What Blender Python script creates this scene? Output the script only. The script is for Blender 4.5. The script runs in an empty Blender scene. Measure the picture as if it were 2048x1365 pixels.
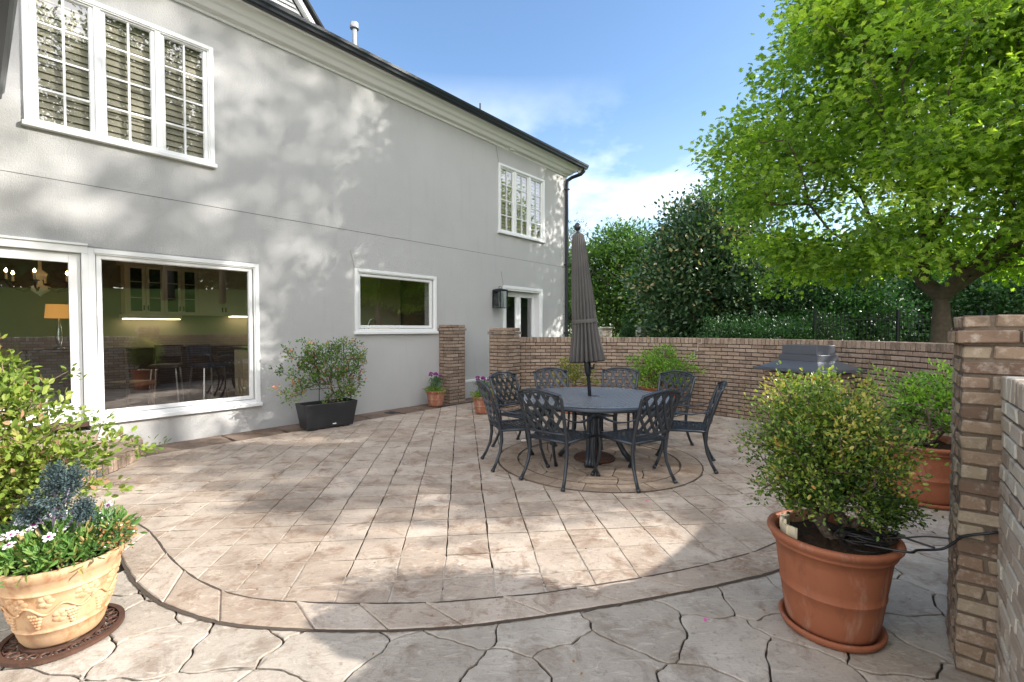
import bpy, math, random
import numpy as np
from mathutils import Vector, Matrix
S = bpy.context.scene
C = S.collection
R = math.radians
PI = math.pi
rng = np.random.default_rng(7)
random.seed(7)

# ------------------------------------------------------------------ camera, sky, sun, exposure
HC = 1.53
cam = bpy.data.cameras.new('camera'); cam.sensor_width = 36; cam.lens = 940/2048*36
cam.clip_start = .05; cam.clip_end = 400
co = bpy.data.objects.new('camera', cam); C.objects.link(co)
co.location = (0, 0, HC); co.rotation_euler = (R(90)-math.atan(24.5/940), 0, 0)
S.camera = co
SUN_EL, SUN_AZ = 27.0, -6.0            # azimuth measured from +X towards +Y
w = bpy.data.worlds.new("World"); S.world = w; w.use_nodes = True
nt = w.node_tree; nd = nt.nodes; lk = nt.links
bg = nd['Background']; bg.inputs[1].default_value = .15
sky = nd.new('ShaderNodeTexSky'); sky.sky_type = 'NISHITA'; sky.sun_disc = False
sky.sun_elevation = R(SUN_EL); sky.sun_rotation = R(90 - SUN_AZ)
sky.air_density = 1.0; sky.dust_density = .6; sky.ozone_density = 1.6
tc = nd.new('ShaderNodeTexCoord'); sx = nd.new('ShaderNodeSeparateXYZ'); lk.new(tc.outputs['Generated'], sx.inputs[0])
def wm(op, a, b=None, c=None, clamp=False):
    n = nd.new('ShaderNodeMath'); n.operation = op; n.use_clamp = clamp
    for i, v in enumerate((a, b, c)):
        if v is None: continue
        if isinstance(v, (int, float)): n.inputs[i].default_value = v
        else: lk.new(v, n.inputs[i])
    return n.outputs[0]
zz = wm('ADD', wm('MAXIMUM', sx.outputs[2], 0.0), .12)
cb = nd.new('ShaderNodeCombineXYZ'); lk.new(wm('DIVIDE', sx.outputs[0], zz), cb.inputs[0]); lk.new(wm('DIVIDE', sx.outputs[1], zz), cb.inputs[1])
cn = nd.new('ShaderNodeTexNoise'); cn.inputs['Scale'].default_value = 1.15; cn.inputs['Detail'].default_value = 7; cn.inputs['Roughness'].default_value = .55
cmap = nd.new('ShaderNodeMapping'); cmap.inputs['Location'].default_value = (2.1, 3.4, 0); cmap.inputs['Scale'].default_value = (1, .8, 1)
lk.new(cb.outputs[0], cmap.inputs[0]); lk.new(cmap.outputs[0], cn.inputs['Vector'])
cl = wm('MULTIPLY', wm('SUBTRACT', cn.outputs['Fac'], .43), 5.0, clamp=True)
fade = wm('MULTIPLY', wm('SUBTRACT', .47, sx.outputs[2]), 7.0, clamp=True)
veil = wm('MULTIPLY', wm('SUBTRACT', .42, sx.outputs[2]), .9, clamp=True)
cf = wm('MAXIMUM', wm('MULTIPLY', wm('MULTIPLY', cl, fade), .85), wm('MULTIPLY', veil, .45))
hs = nd.new('ShaderNodeHueSaturation'); hs.inputs['Saturation'].default_value = 1.08; lk.new(sky.outputs[0], hs.inputs['Color'])
cm_ = nd.new('ShaderNodeMixRGB'); lk.new(cf, cm_.inputs[0]); lk.new(hs.outputs[0], cm_.inputs[1]); cm_.inputs[2].default_value = (5.6, 5.9, 6.4, 1)
# unseen bright cloud bank added behind the photographer as white fill light
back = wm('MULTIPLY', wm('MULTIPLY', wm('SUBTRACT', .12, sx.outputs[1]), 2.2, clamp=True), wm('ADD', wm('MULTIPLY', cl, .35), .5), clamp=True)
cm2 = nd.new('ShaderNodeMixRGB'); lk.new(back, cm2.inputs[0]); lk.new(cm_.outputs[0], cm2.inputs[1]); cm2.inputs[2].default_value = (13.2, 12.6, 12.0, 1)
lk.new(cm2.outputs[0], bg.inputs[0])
sd = bpy.data.lights.new('sun', 'SUN'); sd.energy = 4.8; sd.angle = R(.55); sd.color = (1, .94, .86)
so = bpy.data.objects.new('sun', sd); C.objects.link(so)
tosun = Vector((math.cos(R(SUN_AZ))*math.cos(R(SUN_EL)), math.sin(R(SUN_AZ))*math.cos(R(SUN_EL)), math.sin(R(SUN_EL))))
so.rotation_euler = tosun.to_track_quat('Z', 'Y').to_euler()
S.view_settings.view_transform = 'Standard'; S.view_settings.look = 'None'; S.view_settings.gamma = 1
S.view_settings.exposure = 1.04
S.view_settings.use_white_balance = True; S.view_settings.white_balance_temperature = 6450; S.view_settings.white_balance_tint = 10
S.render.engine = 'CYCLES'
S.cycles.use_denoising = True
S.cycles.max_bounces = 7; S.cycles.transparent_max_bounces = 12; S.cycles.transmission_bounces = 4
S.cycles.caustics_reflective = False; S.cycles.caustics_refractive = False
S.cycles.sample_clamp_indirect = 4

# ------------------------------------------------------------------ tagging and mesh helpers
def tag(o, label=None, cat=None, group=None, kind=None):
    for k, v in (('label', label), ('category', cat), ('group', group), ('kind', kind)):
        if v: o[k] = v
    return o
def empty(name, loc=(0, 0, 0), rz=0, label=None, cat=None, group=None):
    o = bpy.data.objects.new(name, None); C.objects.link(o); o.empty_display_size = .1
    o.location = loc; o.rotation_euler = (0, 0, rz)
    return tag(o, label, cat, group)
def copy_tree(o, parent=None):
    c = o.copy(); C.objects.link(c); c.parent = parent
    for ch in list(o.children): copy_tree(ch, c)
    return c

def np_mesh(name, V, F, mat, parent=None, rnd=None, smooth=False):
    """V (n,3) array, F list of tuples or (m,k) array"""
    me = bpy.data.meshes.new(name)
    V = np.asarray(V, dtype=np.float32)
    if isinstance(F, np.ndarray):
        m, k = F.shape
        tot = np.full(m, k, dtype=np.int32); idx = F.astype(np.int32).ravel()
    else:
        tot = np.array([len(f) for f in F], dtype=np.int32)
        idx = np.array([i for f in F for i in f], dtype=np.int32)
    me.vertices.add(len(V)); me.vertices.foreach_set('co', V.ravel())
    me.loops.add(len(idx)); me.loops.foreach_set('vertex_index', idx)
    me.polygons.add(len(tot))
    st = np.zeros(len(tot), dtype=np.int32); st[1:] = np.cumsum(tot)[:-1]
    me.polygons.foreach_set('loop_start', st); me.polygons.foreach_set('loop_total', tot)
    me.polygons.foreach_set('use_smooth', np.full(len(tot), bool(smooth)))
    if rnd is not None:
        a = me.attributes.new('rnd', 'FLOAT', 'POINT'); a.data.foreach_set('value', np.asarray(rnd, dtype=np.float32))
    me.update(calc_edges=True); me.validate()
    o = bpy.data.objects.new(name, me); C.objects.link(o); o.parent = parent
    if mat: me.materials.append(mat)
    return o

class MB:
    def __init__(s): s.v = []; s.f = []; s.r = []; s.cr = 0.5
    def add(s, vs, fs):
        b = len(s.v); s.v += [tuple(v) for v in vs]; s.r += [s.cr]*len(vs)
        s.f += [tuple(b+i for i in f) for f in fs]; return s
    def box(s, x0, x1, y0, y1, z0, z1):
        return s.add([(x0,y0,z0),(x1,y0,z0),(x1,y1,z0),(x0,y1,z0),(x0,y0,z1),(x1,y0,z1),(x1,y1,z1),(x0,y1,z1)],
                     [(0,3,2,1),(4,5,6,7),(0,1,5,4),(1,2,6,5),(2,3,7,6),(3,0,4,7)])
    def obox(s, c, ex, ey, ez):
        """box from centre and three half-axis vectors"""
        c, ex, ey, ez = map(Vector, (c, ex, ey, ez))
        vs = [c+a*ex+b*ey+d*ez for d in (-1,1) for a, b in ((-1,-1),(1,-1),(1,1),(-1,1))]
        return s.add(vs, [(0,3,2,1),(4,5,6,7),(0,1,5,4),(1,2,6,5),(2,3,7,6),(3,0,4,7)])
    def cbox(s, c, ex, ey, ez, ch=.003, jit=0.0):
        """chamfered (optionally jittered) box"""
        c, ex, ey, ez = Vector(c), Vector(ex), Vector(ey), Vector(ez)
        lx, ly, lz = ex.length, ey.length, ez.length
        ux, uy, uz = ex/lx, ey/ly, ez/lz
        vs = []; ids = {}
        for a in (-1, 1):
            for b in (-1, 1):
                for d in (-1, 1):
                    j = Vector([random.uniform(-jit, jit) for _ in range(3)])
                    p = c + a*ex + b*ey + d*ez + j
                    ids[a,b,d] = len(vs)
                    vs += [p - b*ch*uy - d*ch*uz, p - a*ch*ux - d*ch*uz, p - a*ch*ux - b*ch*uy]
        I = lambda a,b,d,k: ids[a,b,d]+k
        fs = []
        for q in (-1, 1):
            for k, f in ((0, lambda u, v: (q,u,v)), (1, lambda u, v: (v,q,u)), (2, lambda u, v: (u,v,q))):
                loop = [(-1,-1),(1,-1),(1,1),(-1,1)]
                fc = [I(*f(u, v), k) for u, v in loop]
                fs.append(fc if q > 0 else fc[::-1])
        for u in (-1, 1):
            for v in (-1, 1):
                fx = [I(-1,u,v,1), I(1,u,v,1), I(1,u,v,2), I(-1,u,v,2)]
                fy = [I(u,-1,v,2), I(u,1,v,2), I(u,1,v,0), I(u,-1,v,0)]
                fz = [I(u,v,-1,0), I(u,v,1,0), I(u,v,1,1), I(u,v,-1,1)]
                for fc in (fx, fy, fz): fs.append(fc if u*v < 0 else fc[::-1])
        for (a, b, d), i in list(ids.items()):
            fs.append((i, i+1, i+2) if a*b*d > 0 else (i, i+2, i+1))
        return s.add(vs, fs)
    def tube(s, pts, rad, n=8, cap=True, flat=1.0, up=(0,0,1)):
        pts = [Vector(p) for p in pts]
        if not hasattr(rad, '__len__'): rad = [rad]*len(pts)
        vs = []; fs = []; prev = None
        for i, p in enumerate(pts):
            t = (pts[min(i+1, len(pts)-1)] - pts[max(i-1, 0)])
            if t.length < 1e-9: t = Vector((0,0,1))
            t.normalize()
            if prev is None:
                a = t.cross(Vector(up)); 
                if a.length < .05: a = t.cross(Vector((1,0,0)))
            else: a = prev - t*prev.dot(t)
            a.normalize(); prev = a; b = t.cross(a)
            for k in range(n):
                th = 2*PI*k/n
                vs.append(p + a*math.cos(th)*rad[i] + b*math.sin(th)*rad[i]*flat)
        for i in range(len(pts)-1):
            for k in range(n):
                k2 = (k+1) % n
                fs.append((i*n+k, i*n+k2, (i+1)*n+k2, (i+1)*n+k))
        if cap: fs.append(tuple(range(n))[::-1]); fs.append(tuple((len(pts)-1)*n+k for k in range(n)))
        return s.add(vs, fs)
    def lathe(s, prof, n=40, c=(0,0,0), rfun=None, closed=False):
        """prof list of (r,z); optional rfun(theta, r, z)->r"""
        vs = []; fs = []
        for r, z in prof:
            for k in range(n):
                th = 2*PI*k/n; rr = rfun(th, r, z) if rfun else r
                vs.append((c[0]+rr*math.cos(th), c[1]+rr*math.sin(th), c[2]+z))
        m = len(prof)
        for i in range(m-1 if not closed else m):
            j = (i+1) % m
            for k in range(n):
                k2 = (k+1) % n
                fs.append((i*n+k, i*n+k2, j*n+k2, j*n+k))
        return s.add(vs, fs)
    def disc(s, r, z, n=40, c=(0,0), up=True):
        vs = [(c[0]+r*math.cos(2*PI*k/n), c[1]+r*math.sin(2*PI*k/n), z) for k in range(n)]
        return s.add(vs, [tuple(range(n)) if up else tuple(range(n))[::-1]])
    def prism(s, poly, z0, z1, bottom=True):
        n = len(poly)
        vs = [(x, y, z0) for x, y in poly] + [(x, y, z1) for x, y in poly]
        fs = [tuple(range(n, 2*n))] + [(i, (i+1) % n, n+(i+1) % n, n+i) for i in range(n)]
        if bottom: fs.append(tuple(range(n))[::-1])
        return s.add(vs, fs)
    def extr(s, prof, path):
        """closed profile list of (t,z) swept: path(t,z,k)->point for k in 0..n"""
        n = len(prof); K = path[1]; vs = []; fs = []
        for k in range(K):
            for t, z in prof: vs.append(path[0](t, z, k))
        for k in range(K-1):
            for i in range(n):
                j = (i+1) % n
                fs.append((k*n+i, k*n+j, (k+1)*n+j, (k+1)*n+i))
        fs.append(tuple(range(n))); fs.append(tuple((K-1)*n+i for i in range(n))[::-1])
        return s.add(vs, fs)
    def build(s, name, mat, parent=None, smooth=False, bev=0):
        o = np_mesh(name, s.v, s.f, mat, parent, s.r, smooth)
        if bev:
            m = o.modifiers.new('b', 'BEVEL'); m.width = bev; m.segments = 2; m.limit_method = 'ANGLE'
        return o
def smooth_by_angle(o, deg=40):
    me = o.data
    me.polygons.foreach_set('use_smooth', np.ones(len(me.polygons), dtype=bool))
    try: me.set_sharp_from_angle(angle=R(deg))
    except Exception: pass
    return o

# ------------------------------------------------------------------ materials
MT = {}
class G:
    def __init__(s, name):
        s.m = bpy.data.materials.new(name); s.m.use_nodes = True
        s.t = s.m.node_tree; s.n = s.t.nodes; s.l = s.t.links
        s.b = s.n['Principled BSDF']; s.out = s.n['Material Output']
        s.tc = s.n.new('ShaderNodeTexCoord').outputs['Object']
    def put(s, sock, v):
        if v is None: return
        if hasattr(v, 'links') or isinstance(v, bpy.types.NodeSocket): s.l.new(v, sock)
        else:
            if isinstance(v, tuple) and len(v) == 3 and sock.type == 'RGBA': v = (*v, 1)
            sock.default_value = v
    def noise(s, scale=5, detail=4, rough=.55, vec=None, stretch=None, dist=0):
        n = s.n.new('ShaderNodeTexNoise'); n.inputs['Scale'].default_value = scale
        n.inputs['Detail'].default_value = detail; n.inputs['Roughness'].default_value = rough
        n.inputs['Distortion'].default_value = dist
        v = vec or s.tc
        if stretch:
            mp = s.n.new('ShaderNodeMapping'); mp.inputs['Scale'].default_value = stretch; s.l.new(v, mp.inputs[0]); v = mp.outputs[0]
        s.l.new(v, n.inputs['Vector']); return n.outputs['Fac']
    def math(s, op, a, b=0.0, clamp=False):
        n = s.n.new('ShaderNodeMath'); n.operation = op; n.use_clamp = clamp
        s.put(n.inputs[0], a); s.put(n.inputs[1], b); return n.outputs[0]
    def ramp(s, fac, stops, interp='LINEAR'):
        n = s.n.new('ShaderNodeValToRGB'); n.color_ramp.interpolation = interp
        e = n.color_ramp.elements
        while len(e) < len(stops): e.new(.5)
        for q, (p, c) in zip(e, stops):
            q.position = p; q.color = (*c, 1) if len(c) == 3 else c
        s.l.new(fac, n.inputs[0]); return n.outputs[0]
    def step(s, fac, a, b):
        n = s.n.new('ShaderNodeMapRange'); n.inputs[1].default_value = a; n.inputs[2].default_value = b
        s.l.new(fac, n.inputs[0]); return n.outputs[0]
    def mix(s, f, a, b, mode='MIX'):
        n = s.n.new('ShaderNodeMixRGB'); n.blend_type = mode
        s.put(n.inputs[0], f); s.put(n.inputs[1], a); s.put(n.inputs[2], b); return n.outputs[0]
    def attr(s, name='rnd'):
        n = s.n.new('ShaderNodeAttribute'); n.attribute_name = name; return n.outputs['Fac']
    def bump(s, h, strength=.3, dist=.01, prev=None):
        n = s.n.new('ShaderNodeBump'); n.inputs['Strength'].default_value = strength; n.inputs['Distance'].default_value = dist
        s.l.new(h, n.inputs['Height'])
        if prev: s.l.new(prev, n.inputs['Normal'])
        return n.outputs[0]
    def fin(s, col=None, rough=None, metal=None, normal=None, spec=None):
        s.put(s.b.inputs['Base Color'], col); s.put(s.b.inputs['Roughness'], rough)
        s.put(s.b.inputs['Metallic'], metal); s.put(s.b.inputs['Specular IOR Level'], spec)
        if normal is not None: s.l.new(normal, s.b.inputs['Normal'])
        MT[s.m.name] = s.m; return s.m

def simple(name, c, rough=.5, metal=0., var=.15, scale=12, bump=0., bscale=80, spec=.5, dist=.004):
    g = G(name)
    n = g.noise(scale)
    d = tuple(x*(1-var) for x in c); l = tuple(min(1, x*(1+var)) for x in c)
    col = g.mix(n, d, l)
    nm = g.bump(g.noise(bscale), bump, dist) if bump else None
    return g.fin(col, rough, metal, nm, spec)

def leafmat(name, stops, rough=.45, trans=.45, tint=(1.0, 1.15, .45), spec=.4):
    g = G(name); a = g.attr()
    col = g.ramp(a, stops)
    g.fin(col, rough, 0., None, spec)
    tr = g.n.new('ShaderNodeBsdfTranslucent'); g.l.new(g.mix(1.0, col, tint, 'MULTIPLY'), tr.inputs[0])
    mx = g.n.new('ShaderNodeMixShader'); mx.inputs[0].default_value = trans
    g.l.new(g.b.outputs[0], mx.inputs[1]); g.l.new(tr.outputs[0], mx.inputs[2]); g.l.new(mx.outputs[0], g.out.inputs[0])
    return g.m

def glass(name, tint=(.86, .9, .88), ior=1.9, rmin=0.0):
    g = G(name)
    tr = g.n.new('ShaderNodeBsdfTransparent'); tr.inputs[0].default_value = (*tint, 1)
    gl = g.n.new('ShaderNodeBsdfGlossy'); gl.inputs['Roughness'].default_value = 0.0; gl.inputs[0].default_value = (1, 1, 1, 1)
    ge = g.n.new('ShaderNodeNewGeometry'); vm = g.n.new('ShaderNodeVectorMath'); vm.operation = 'DOT_PRODUCT'
    g.l.new(ge.outputs['Normal'], vm.inputs[0]); g.l.new(ge.outputs['Incoming'], vm.inputs[1])
    c_ = g.math('ABSOLUTE', vm.outputs['Value']); r0 = 2*((ior-1)/(ior+1))**2          # two faces, same from either side
    fres = g.math('ADD', g.math('MULTIPLY', g.math('POWER', g.math('SUBTRACT', 1.0, c_), 5.0), 1-r0), r0)
    mx = g.n.new('ShaderNodeMixShader'); g.l.new(fres, mx.inputs[0])
    g.l.new(tr.outputs[0], mx.inputs[1]); g.l.new(gl.outputs[0], mx.inputs[2]); g.l.new(mx.outputs[0], g.out.inputs[0])
    MT[name] = g.m; return g.m
def emit(name, c, st):
    g = G(name); g.b.inputs['Base Color'].default_value = (*c, 1)
    g.b.inputs['Emission Color'].default_value = (*c, 1); g.b.inputs['Emission Strength'].default_value = st
    MT[name] = g.m; return g.m

# stucco
g = G('stucco')
n1 = g.noise(1.2, 3); n2 = g.noise(95, 4, .75); n3 = g.noise(38, 4, .7)
col = g.mix(n1, (.45, .45, .442), (.535, .533, .522))
col = g.mix(g.step(n2, .35, .7), g.mix(.26, col, (.26, .26, .255)), col)
streak = g.noise(2.2, 4, .6, None, (3, 3, .35))
col = g.mix(g.math('MULTIPLY', g.step(streak, .55, .75), .30), col, (.36, .355, .34))
nm = g.bump(n2, .9, .010); nm = g.bump(n3, .5, .012, nm)
g.fin(col, .9, 0., nm, .2)
simple('white_trim', (.74, .75, .74), .38, 0, .03, 3, .03, 30)
simple('crown_paint', (.82, .825, .82), .45, 0, .05, 2)
simple('black_metal', (.018, .022, .028), .32, .2, .2, 6)
simple('dark_shingle', (.035, .035, .038), .85, 0, .4, 9, .4, 40)
simple('grey_soffit', (.075, .08, .085), .5, 0, .1, 4)
simple('joint_dark', (.16, .16, .155), .9)
# brick
def brickmat(name, stops, pale=.5, scale=1.0):
    stops = [(p, tuple(.86*(.5*(.8*v+.2*sum(c)/3)+.5*m_) for v, m_ in zip(c, (.265, .205, .15))) if name == 'brick' else tuple(.86*k_*(.68*v+.32*sum(c)/3) for v, k_ in zip(c, (.96, 1.02, .98)))) for p, c in stops]
    g = G(name); a = g.attr()
    col = g.ramp(a, stops)
    n = g.noise(26*scale, 6, .7); n2 = g.noise(7*scale, 4, .6); n3 = g.noise(120*scale, 3, .6)
    col = g.mix(g.math('MULTIPLY', g.step(n, .5, .66), pale), col, (.46, .395, .325))
    col = g.mix(g.math('MULTIPLY', g.step(n2, .56, .72), .55), col, (.085, .06, .045))
    col = g.mix(g.math('MULTIPLY', g.step(n3, .55, .75), .35), col, (.10, .08, .065))
    nm = g.bump(n, .6, .006); nm = g.bump(n3, .5, .003, nm)
    return g.fin(col, .88, 0., nm, .25)
brickmat('brick', [(0, (0.133,0.083,0.060)), (.2, (0.265,0.158,0.107)), (.45, (0.390,0.247,0.171)), (.6, (0.468,0.315,0.214)), (.8, (0.367,0.255,0.200)), (1, (0.562,0.405,0.285))], .45)
brickmat('brick_near', [(0, (.17,.085,.05)), (.3, (.29,.155,.09)), (.55, (.34,.20,.115)), (.8, (.37,.25,.15)), (1, (.42,.30,.19))], .6, .8)
brickmat('brick_weathered', [(0, (.40,.26,.20)), (.4, (.58,.43,.34)), (.7, (.66,.53,.44)), (1, (.72,.62,.54))], .55, 1.0)
simple('mortar', (.045, .034, .025), .95, 0, .35, 20, .6, 90)
simple('mortar_near', (.13, .10, .075), .95, 0, .4, 25, .8, 90, .3, .006)
# stamped concrete
def stonemat(name, lo, hi, stain, amt=.6, sc=1.0):
    g = G(name); a = g.attr()
    n1 = g.noise(.9*sc, 5, .6); n2 = g.noise(4.2*sc, 8, .72, None, None, .8); n3 = g.noise(24*sc, 6, .75); n4 = g.noise(150, 4, .7)
    n5 = g.noise(7*sc, 8, .68, None, (1, 2.4, 1), 1.5); n6 = g.noise(2.1*sc, 6, .65, None, None, .5)
    col = g.mix(a, lo, hi)
    col = g.mix(g.math('MULTIPLY', g.step(n6, .42, .62), .5), col, tuple(x*.74 for x in lo))
    col = g.mix(g.math('MULTIPLY', g.step(n2, .50, .64), amt), col, stain)
    col = g.mix(g.math('MULTIPLY', g.step(n5, .55, .66), .55), col, tuple(min(1, x*1.18) for x in hi))
    col = g.mix(g.math('MULTIPLY', g.step(n1, .5, .68), .4), col, tuple(x*.62 for x in lo))
    col = g.mix(g.math('MULTIPLY', g.step(n3, .55, .68), .5), col, tuple(x*.55 for x in stain))
    col = g.mix(g.math('MULTIPLY', g.step(n4, .55, .72), .3), col, tuple(x*.45 for x in stain))
    nm = g.bump(n5, .5, .02); nm = g.bump(n3, .55, .008, nm); nm = g.bump(n4, .4, .003, nm)
    return g.fin(col, g.mix(n2, (.62,.62,.62), (.85,.85,.85)), 0., nm, .3)
stonemat('tile_stone', (.40, .32, .25), (.54, .46, .38), (.23, .15, .10), .82)
stonemat('flag_stone', (.40, .35, .29), (.52, .465, .395), (.23, .175, .13), .72, .9)
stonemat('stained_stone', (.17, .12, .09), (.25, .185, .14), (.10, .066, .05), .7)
stonemat('ring_stone', (.33, .25, .185), (.44, .35, .27), (.20, .125, .08), .7)
simple('groove', (.07, .052, .038), .95, 0, .4, 30, .5, 60)
simple('grout', (.038, .029, .021), .95, 0, .4, 15, .5, 60)
# terracotta
def terramat(name, c1, c2, stain, white=.3):
    g = G(name); n1 = g.noise(3, 4); n2 = g.noise(14, 5, .65, None, (1, 1, .5)); n3 = g.noise(160, 3)
    col = g.mix(n1, c1, c2)
    col = g.mix(g.math('MULTIPLY', g.step(n2, .50, .68), white), col, stain)
    n4 = g.noise(5, 6, .7, None, (1, 1, .35), .6); col = g.mix(g.math('MULTIPLY', g.step(n4, .54, .66), .38), col, (.56, .40, .31)); n5 = g.noise(2.2, 4); col = g.mix(g.math('MULTIPLY', g.step(n5, .52, .68), .35), col, tuple(x*.45 for x in c1))
    col = g.mix(g.math('MULTIPLY', g.step(n3, .6, .8), .2), col, tuple(x*.5 for x in c1))
    return g.fin(col, .62, 0., g.bump(n3, .2, .002), .3)
terramat('terracotta', (.27, .088, .042), (.345, .128, .066), (.17, .065, .037), .5)
terramat('terracotta_aged', (.28, .10, .055), (.36, .15, .09), (.44, .32, .25), .6)
terramat('cream_clay', (.47, .27, .125), (.58, .41, .26), (.33, .13, .04), .9)
simple('soil', (.045, .028, .018), .95, 0, .6, 40, 1, 60, .2, .02)
simple('cast_metal', (.045, .053, .064), .36, .5, .25, 30, .12, 120)
simple('skylit_metal', (.21, .225, .25), .42, .4, .2, 30, .1, 120)  # table top metal, sky reflection put into a paler base colour
simple('iron_rust', (.09, .045, .03), .7, .3, .5, 30, .3, 90)
simple('canopy', (.088, .084, .08), .85, 0, .18, 6, .25, 300, .2, .001)
simple('black_plastic', (.02, .021, .024), .42, 0, .15, 10)
simple('label_white', (.7, .7, .7), .5)
simple('grill_metal', (.11, .12, .14), .42, .4, .12, 4)
simple('bark', (.12, .092, .07), .9, 0, .45, 14, .9, 40, .2, .02)
simple('bark_dark', (.05, .04, .032), .95, 0, .5, 10, .8, 30, .2, .02)
simple('twig', (.20, .15, .10), .85, 0, .4, 30)
simple('twig_purple', (.22, .16, .24), .6, 0, .3, 30)
simple('bamboo', (.48, .40, .28), .6, 0, .2, 10)
simple('green_tie', (.02, .22, .16), .5)
simple('cabinet', (.78, .70, .52), .45, 0, .04, 4)
simple('counter', (.03, .03, .032), .2)
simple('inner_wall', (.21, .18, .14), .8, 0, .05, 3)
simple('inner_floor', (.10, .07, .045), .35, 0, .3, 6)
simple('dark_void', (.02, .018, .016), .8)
simple('shutter', (.50, .475, .37), .5, 0, .04, 5)
simple('dark_wood', (.05, .028, .018), .4)
simple('denim', (.03, .036, .06), .8)
simple('steel', (.5, .5, .5), .25, 1.)
simple('galvanized', (.38, .40, .42), .4, .7, .15, 20)
simple('curtain', (.28, .06, .05), .9, 0, .6, 30)
simple('hedge_floor', (.02, .03, .012), 1)
simple('pale_stone', (.42, .39, .34), .9, 0, .2, 10, .3, 50)
simple('dry_leaf', (.30, .15, .055), .8, 0, .4, 20)
simple('petal_pink', (.75, .08, .42), .6)
simple('petal_white', (.82, .76, .82), .6, 0, .05)
simple('petal_purple', (.30, .04, .26), .6, 0, .3, 60)
simple('dark_eye', (.22, .02, .13), .6)
simple('cable', (.012, .013, .016), .4)
glass('window_glass', (.87, .87, .85), 2.0)
glass('lantern_glass', (.75, .78, .78), 1.45)
emit('strip_light', (1.0, .86, .50), 3.6)
emit('candle_glow', (1.0, .62, .25), 22)
emit('shade_glow', (.85, .38, .09), .38)
g = G('lawn'); n1 = g.noise(.35, 4); n2 = g.noise(30, 4)
g.fin(g.mix(n2, g.mix(n1, (.05,.10,.015), (.10,.17,.03)), (.14,.20,.05)), .9, 0., g.bump(n2, .8, .05), .1)
leafmat('maple_leaf', [(0, (.13,.22,.05)), (.35, (.23,.36,.07)), (.7, (.36,.52,.09)), (1, (.55,.66,.13))], .38, .66, (1.1, 1.2, .42))
leafmat('magnolia_leaf', [(0, (0.027,0.068,0.032)), (.6, (0.068,0.140,0.058)), (.88, (0.135,0.214,0.090)), (1, (0.427,0.338,0.168))], .3, .18, (1, 1.1, .4), .6)
leafmat('ivy_leaf', [(0, (0.018,0.053,0.021)), (.6, (0.038,0.105,0.033)), (1, (0.075,0.180,0.045))], .4, .25, (1, 1.2, .4), .5)
leafmat('forest_leaf', [(0, (0.041,0.095,0.024)), (.5, (0.081,0.169,0.038)), (1, (0.176,0.284,0.054))], .5, .4)
leafmat('oak_leaf', [(0, (.03,.06,.015)), (1, (.08,.14,.03))], .5, .3)
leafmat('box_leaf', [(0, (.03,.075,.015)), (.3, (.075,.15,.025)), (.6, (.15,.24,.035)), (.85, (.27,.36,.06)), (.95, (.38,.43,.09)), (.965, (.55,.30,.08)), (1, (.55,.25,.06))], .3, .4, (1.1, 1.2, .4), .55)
leafmat('azalea_leaf', [(0, (0.082,0.194,0.029)), (.5, (0.179,0.356,0.046)), (1, (0.341,0.551,0.065))], .4, .42, (1.1, 1.2, .4))
leafmat('azalea_yellow_leaf', [(0, (.09,.14,.02)), (.5, (.20,.26,.035)), (1, (.42,.38,.05))], .4, .42, (1.1, 1.15, .4))
leafmat('vine_leaf', [(0, (.10,.17,.035)), (.55, (.24,.33,.055)), (.85, (.38,.44,.10)), (.95, (.5,.34,.19)), (1, (.52,.30,.2))], .4, .42, (1.1, 1.1, .5))
leafmat('jasmine_leaf', [(0, (0.045,0.105,0.030)), (.5, (0.105,0.210,0.045)), (.88, (0.240,0.360,0.075)), (.95, (0.450,0.210,0.135)), (1, (0.480,0.180,0.120))], .4, .35, (1.1, 1.2, .5))
leafmat('kale_leaf', [(0, (.030,.052,.056)), (.6, (.052,.085,.088)), (1, (.10,.145,.145))], .55, .12, (1, 1, 1))
leafmat('grassy_leaf', [(0, (0.065,0.156,0.039)), (.6, (0.143,0.286,0.065)), (.85, (0.286,0.364,0.104)), (1, (0.546,0.390,0.195))], .5, .35)
leafmat('silver_leaf', [(0, (.05,.13,.05)), (1, (.16,.27,.12))], .5, .3)
leafmat('lime_leaf', [(0, (.13,.24,.03)), (1, (.33,.42,.06))], .5, .4)

# ------------------------------------------------------------------ facade frame of reference
FA = R(41); U = Vector((math.sin(FA), math.cos(FA), 0)); NN = Vector((math.cos(FA), -math.sin(FA), 0)); FD = 7.57
def fac(s, t, z=0): return U*s + NN*(t-FD) + Vector((0, 0, z))
FO = NN*(-FD); FR = math.atan2(U.y, U.x)     # local x = s, local y = -t

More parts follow.
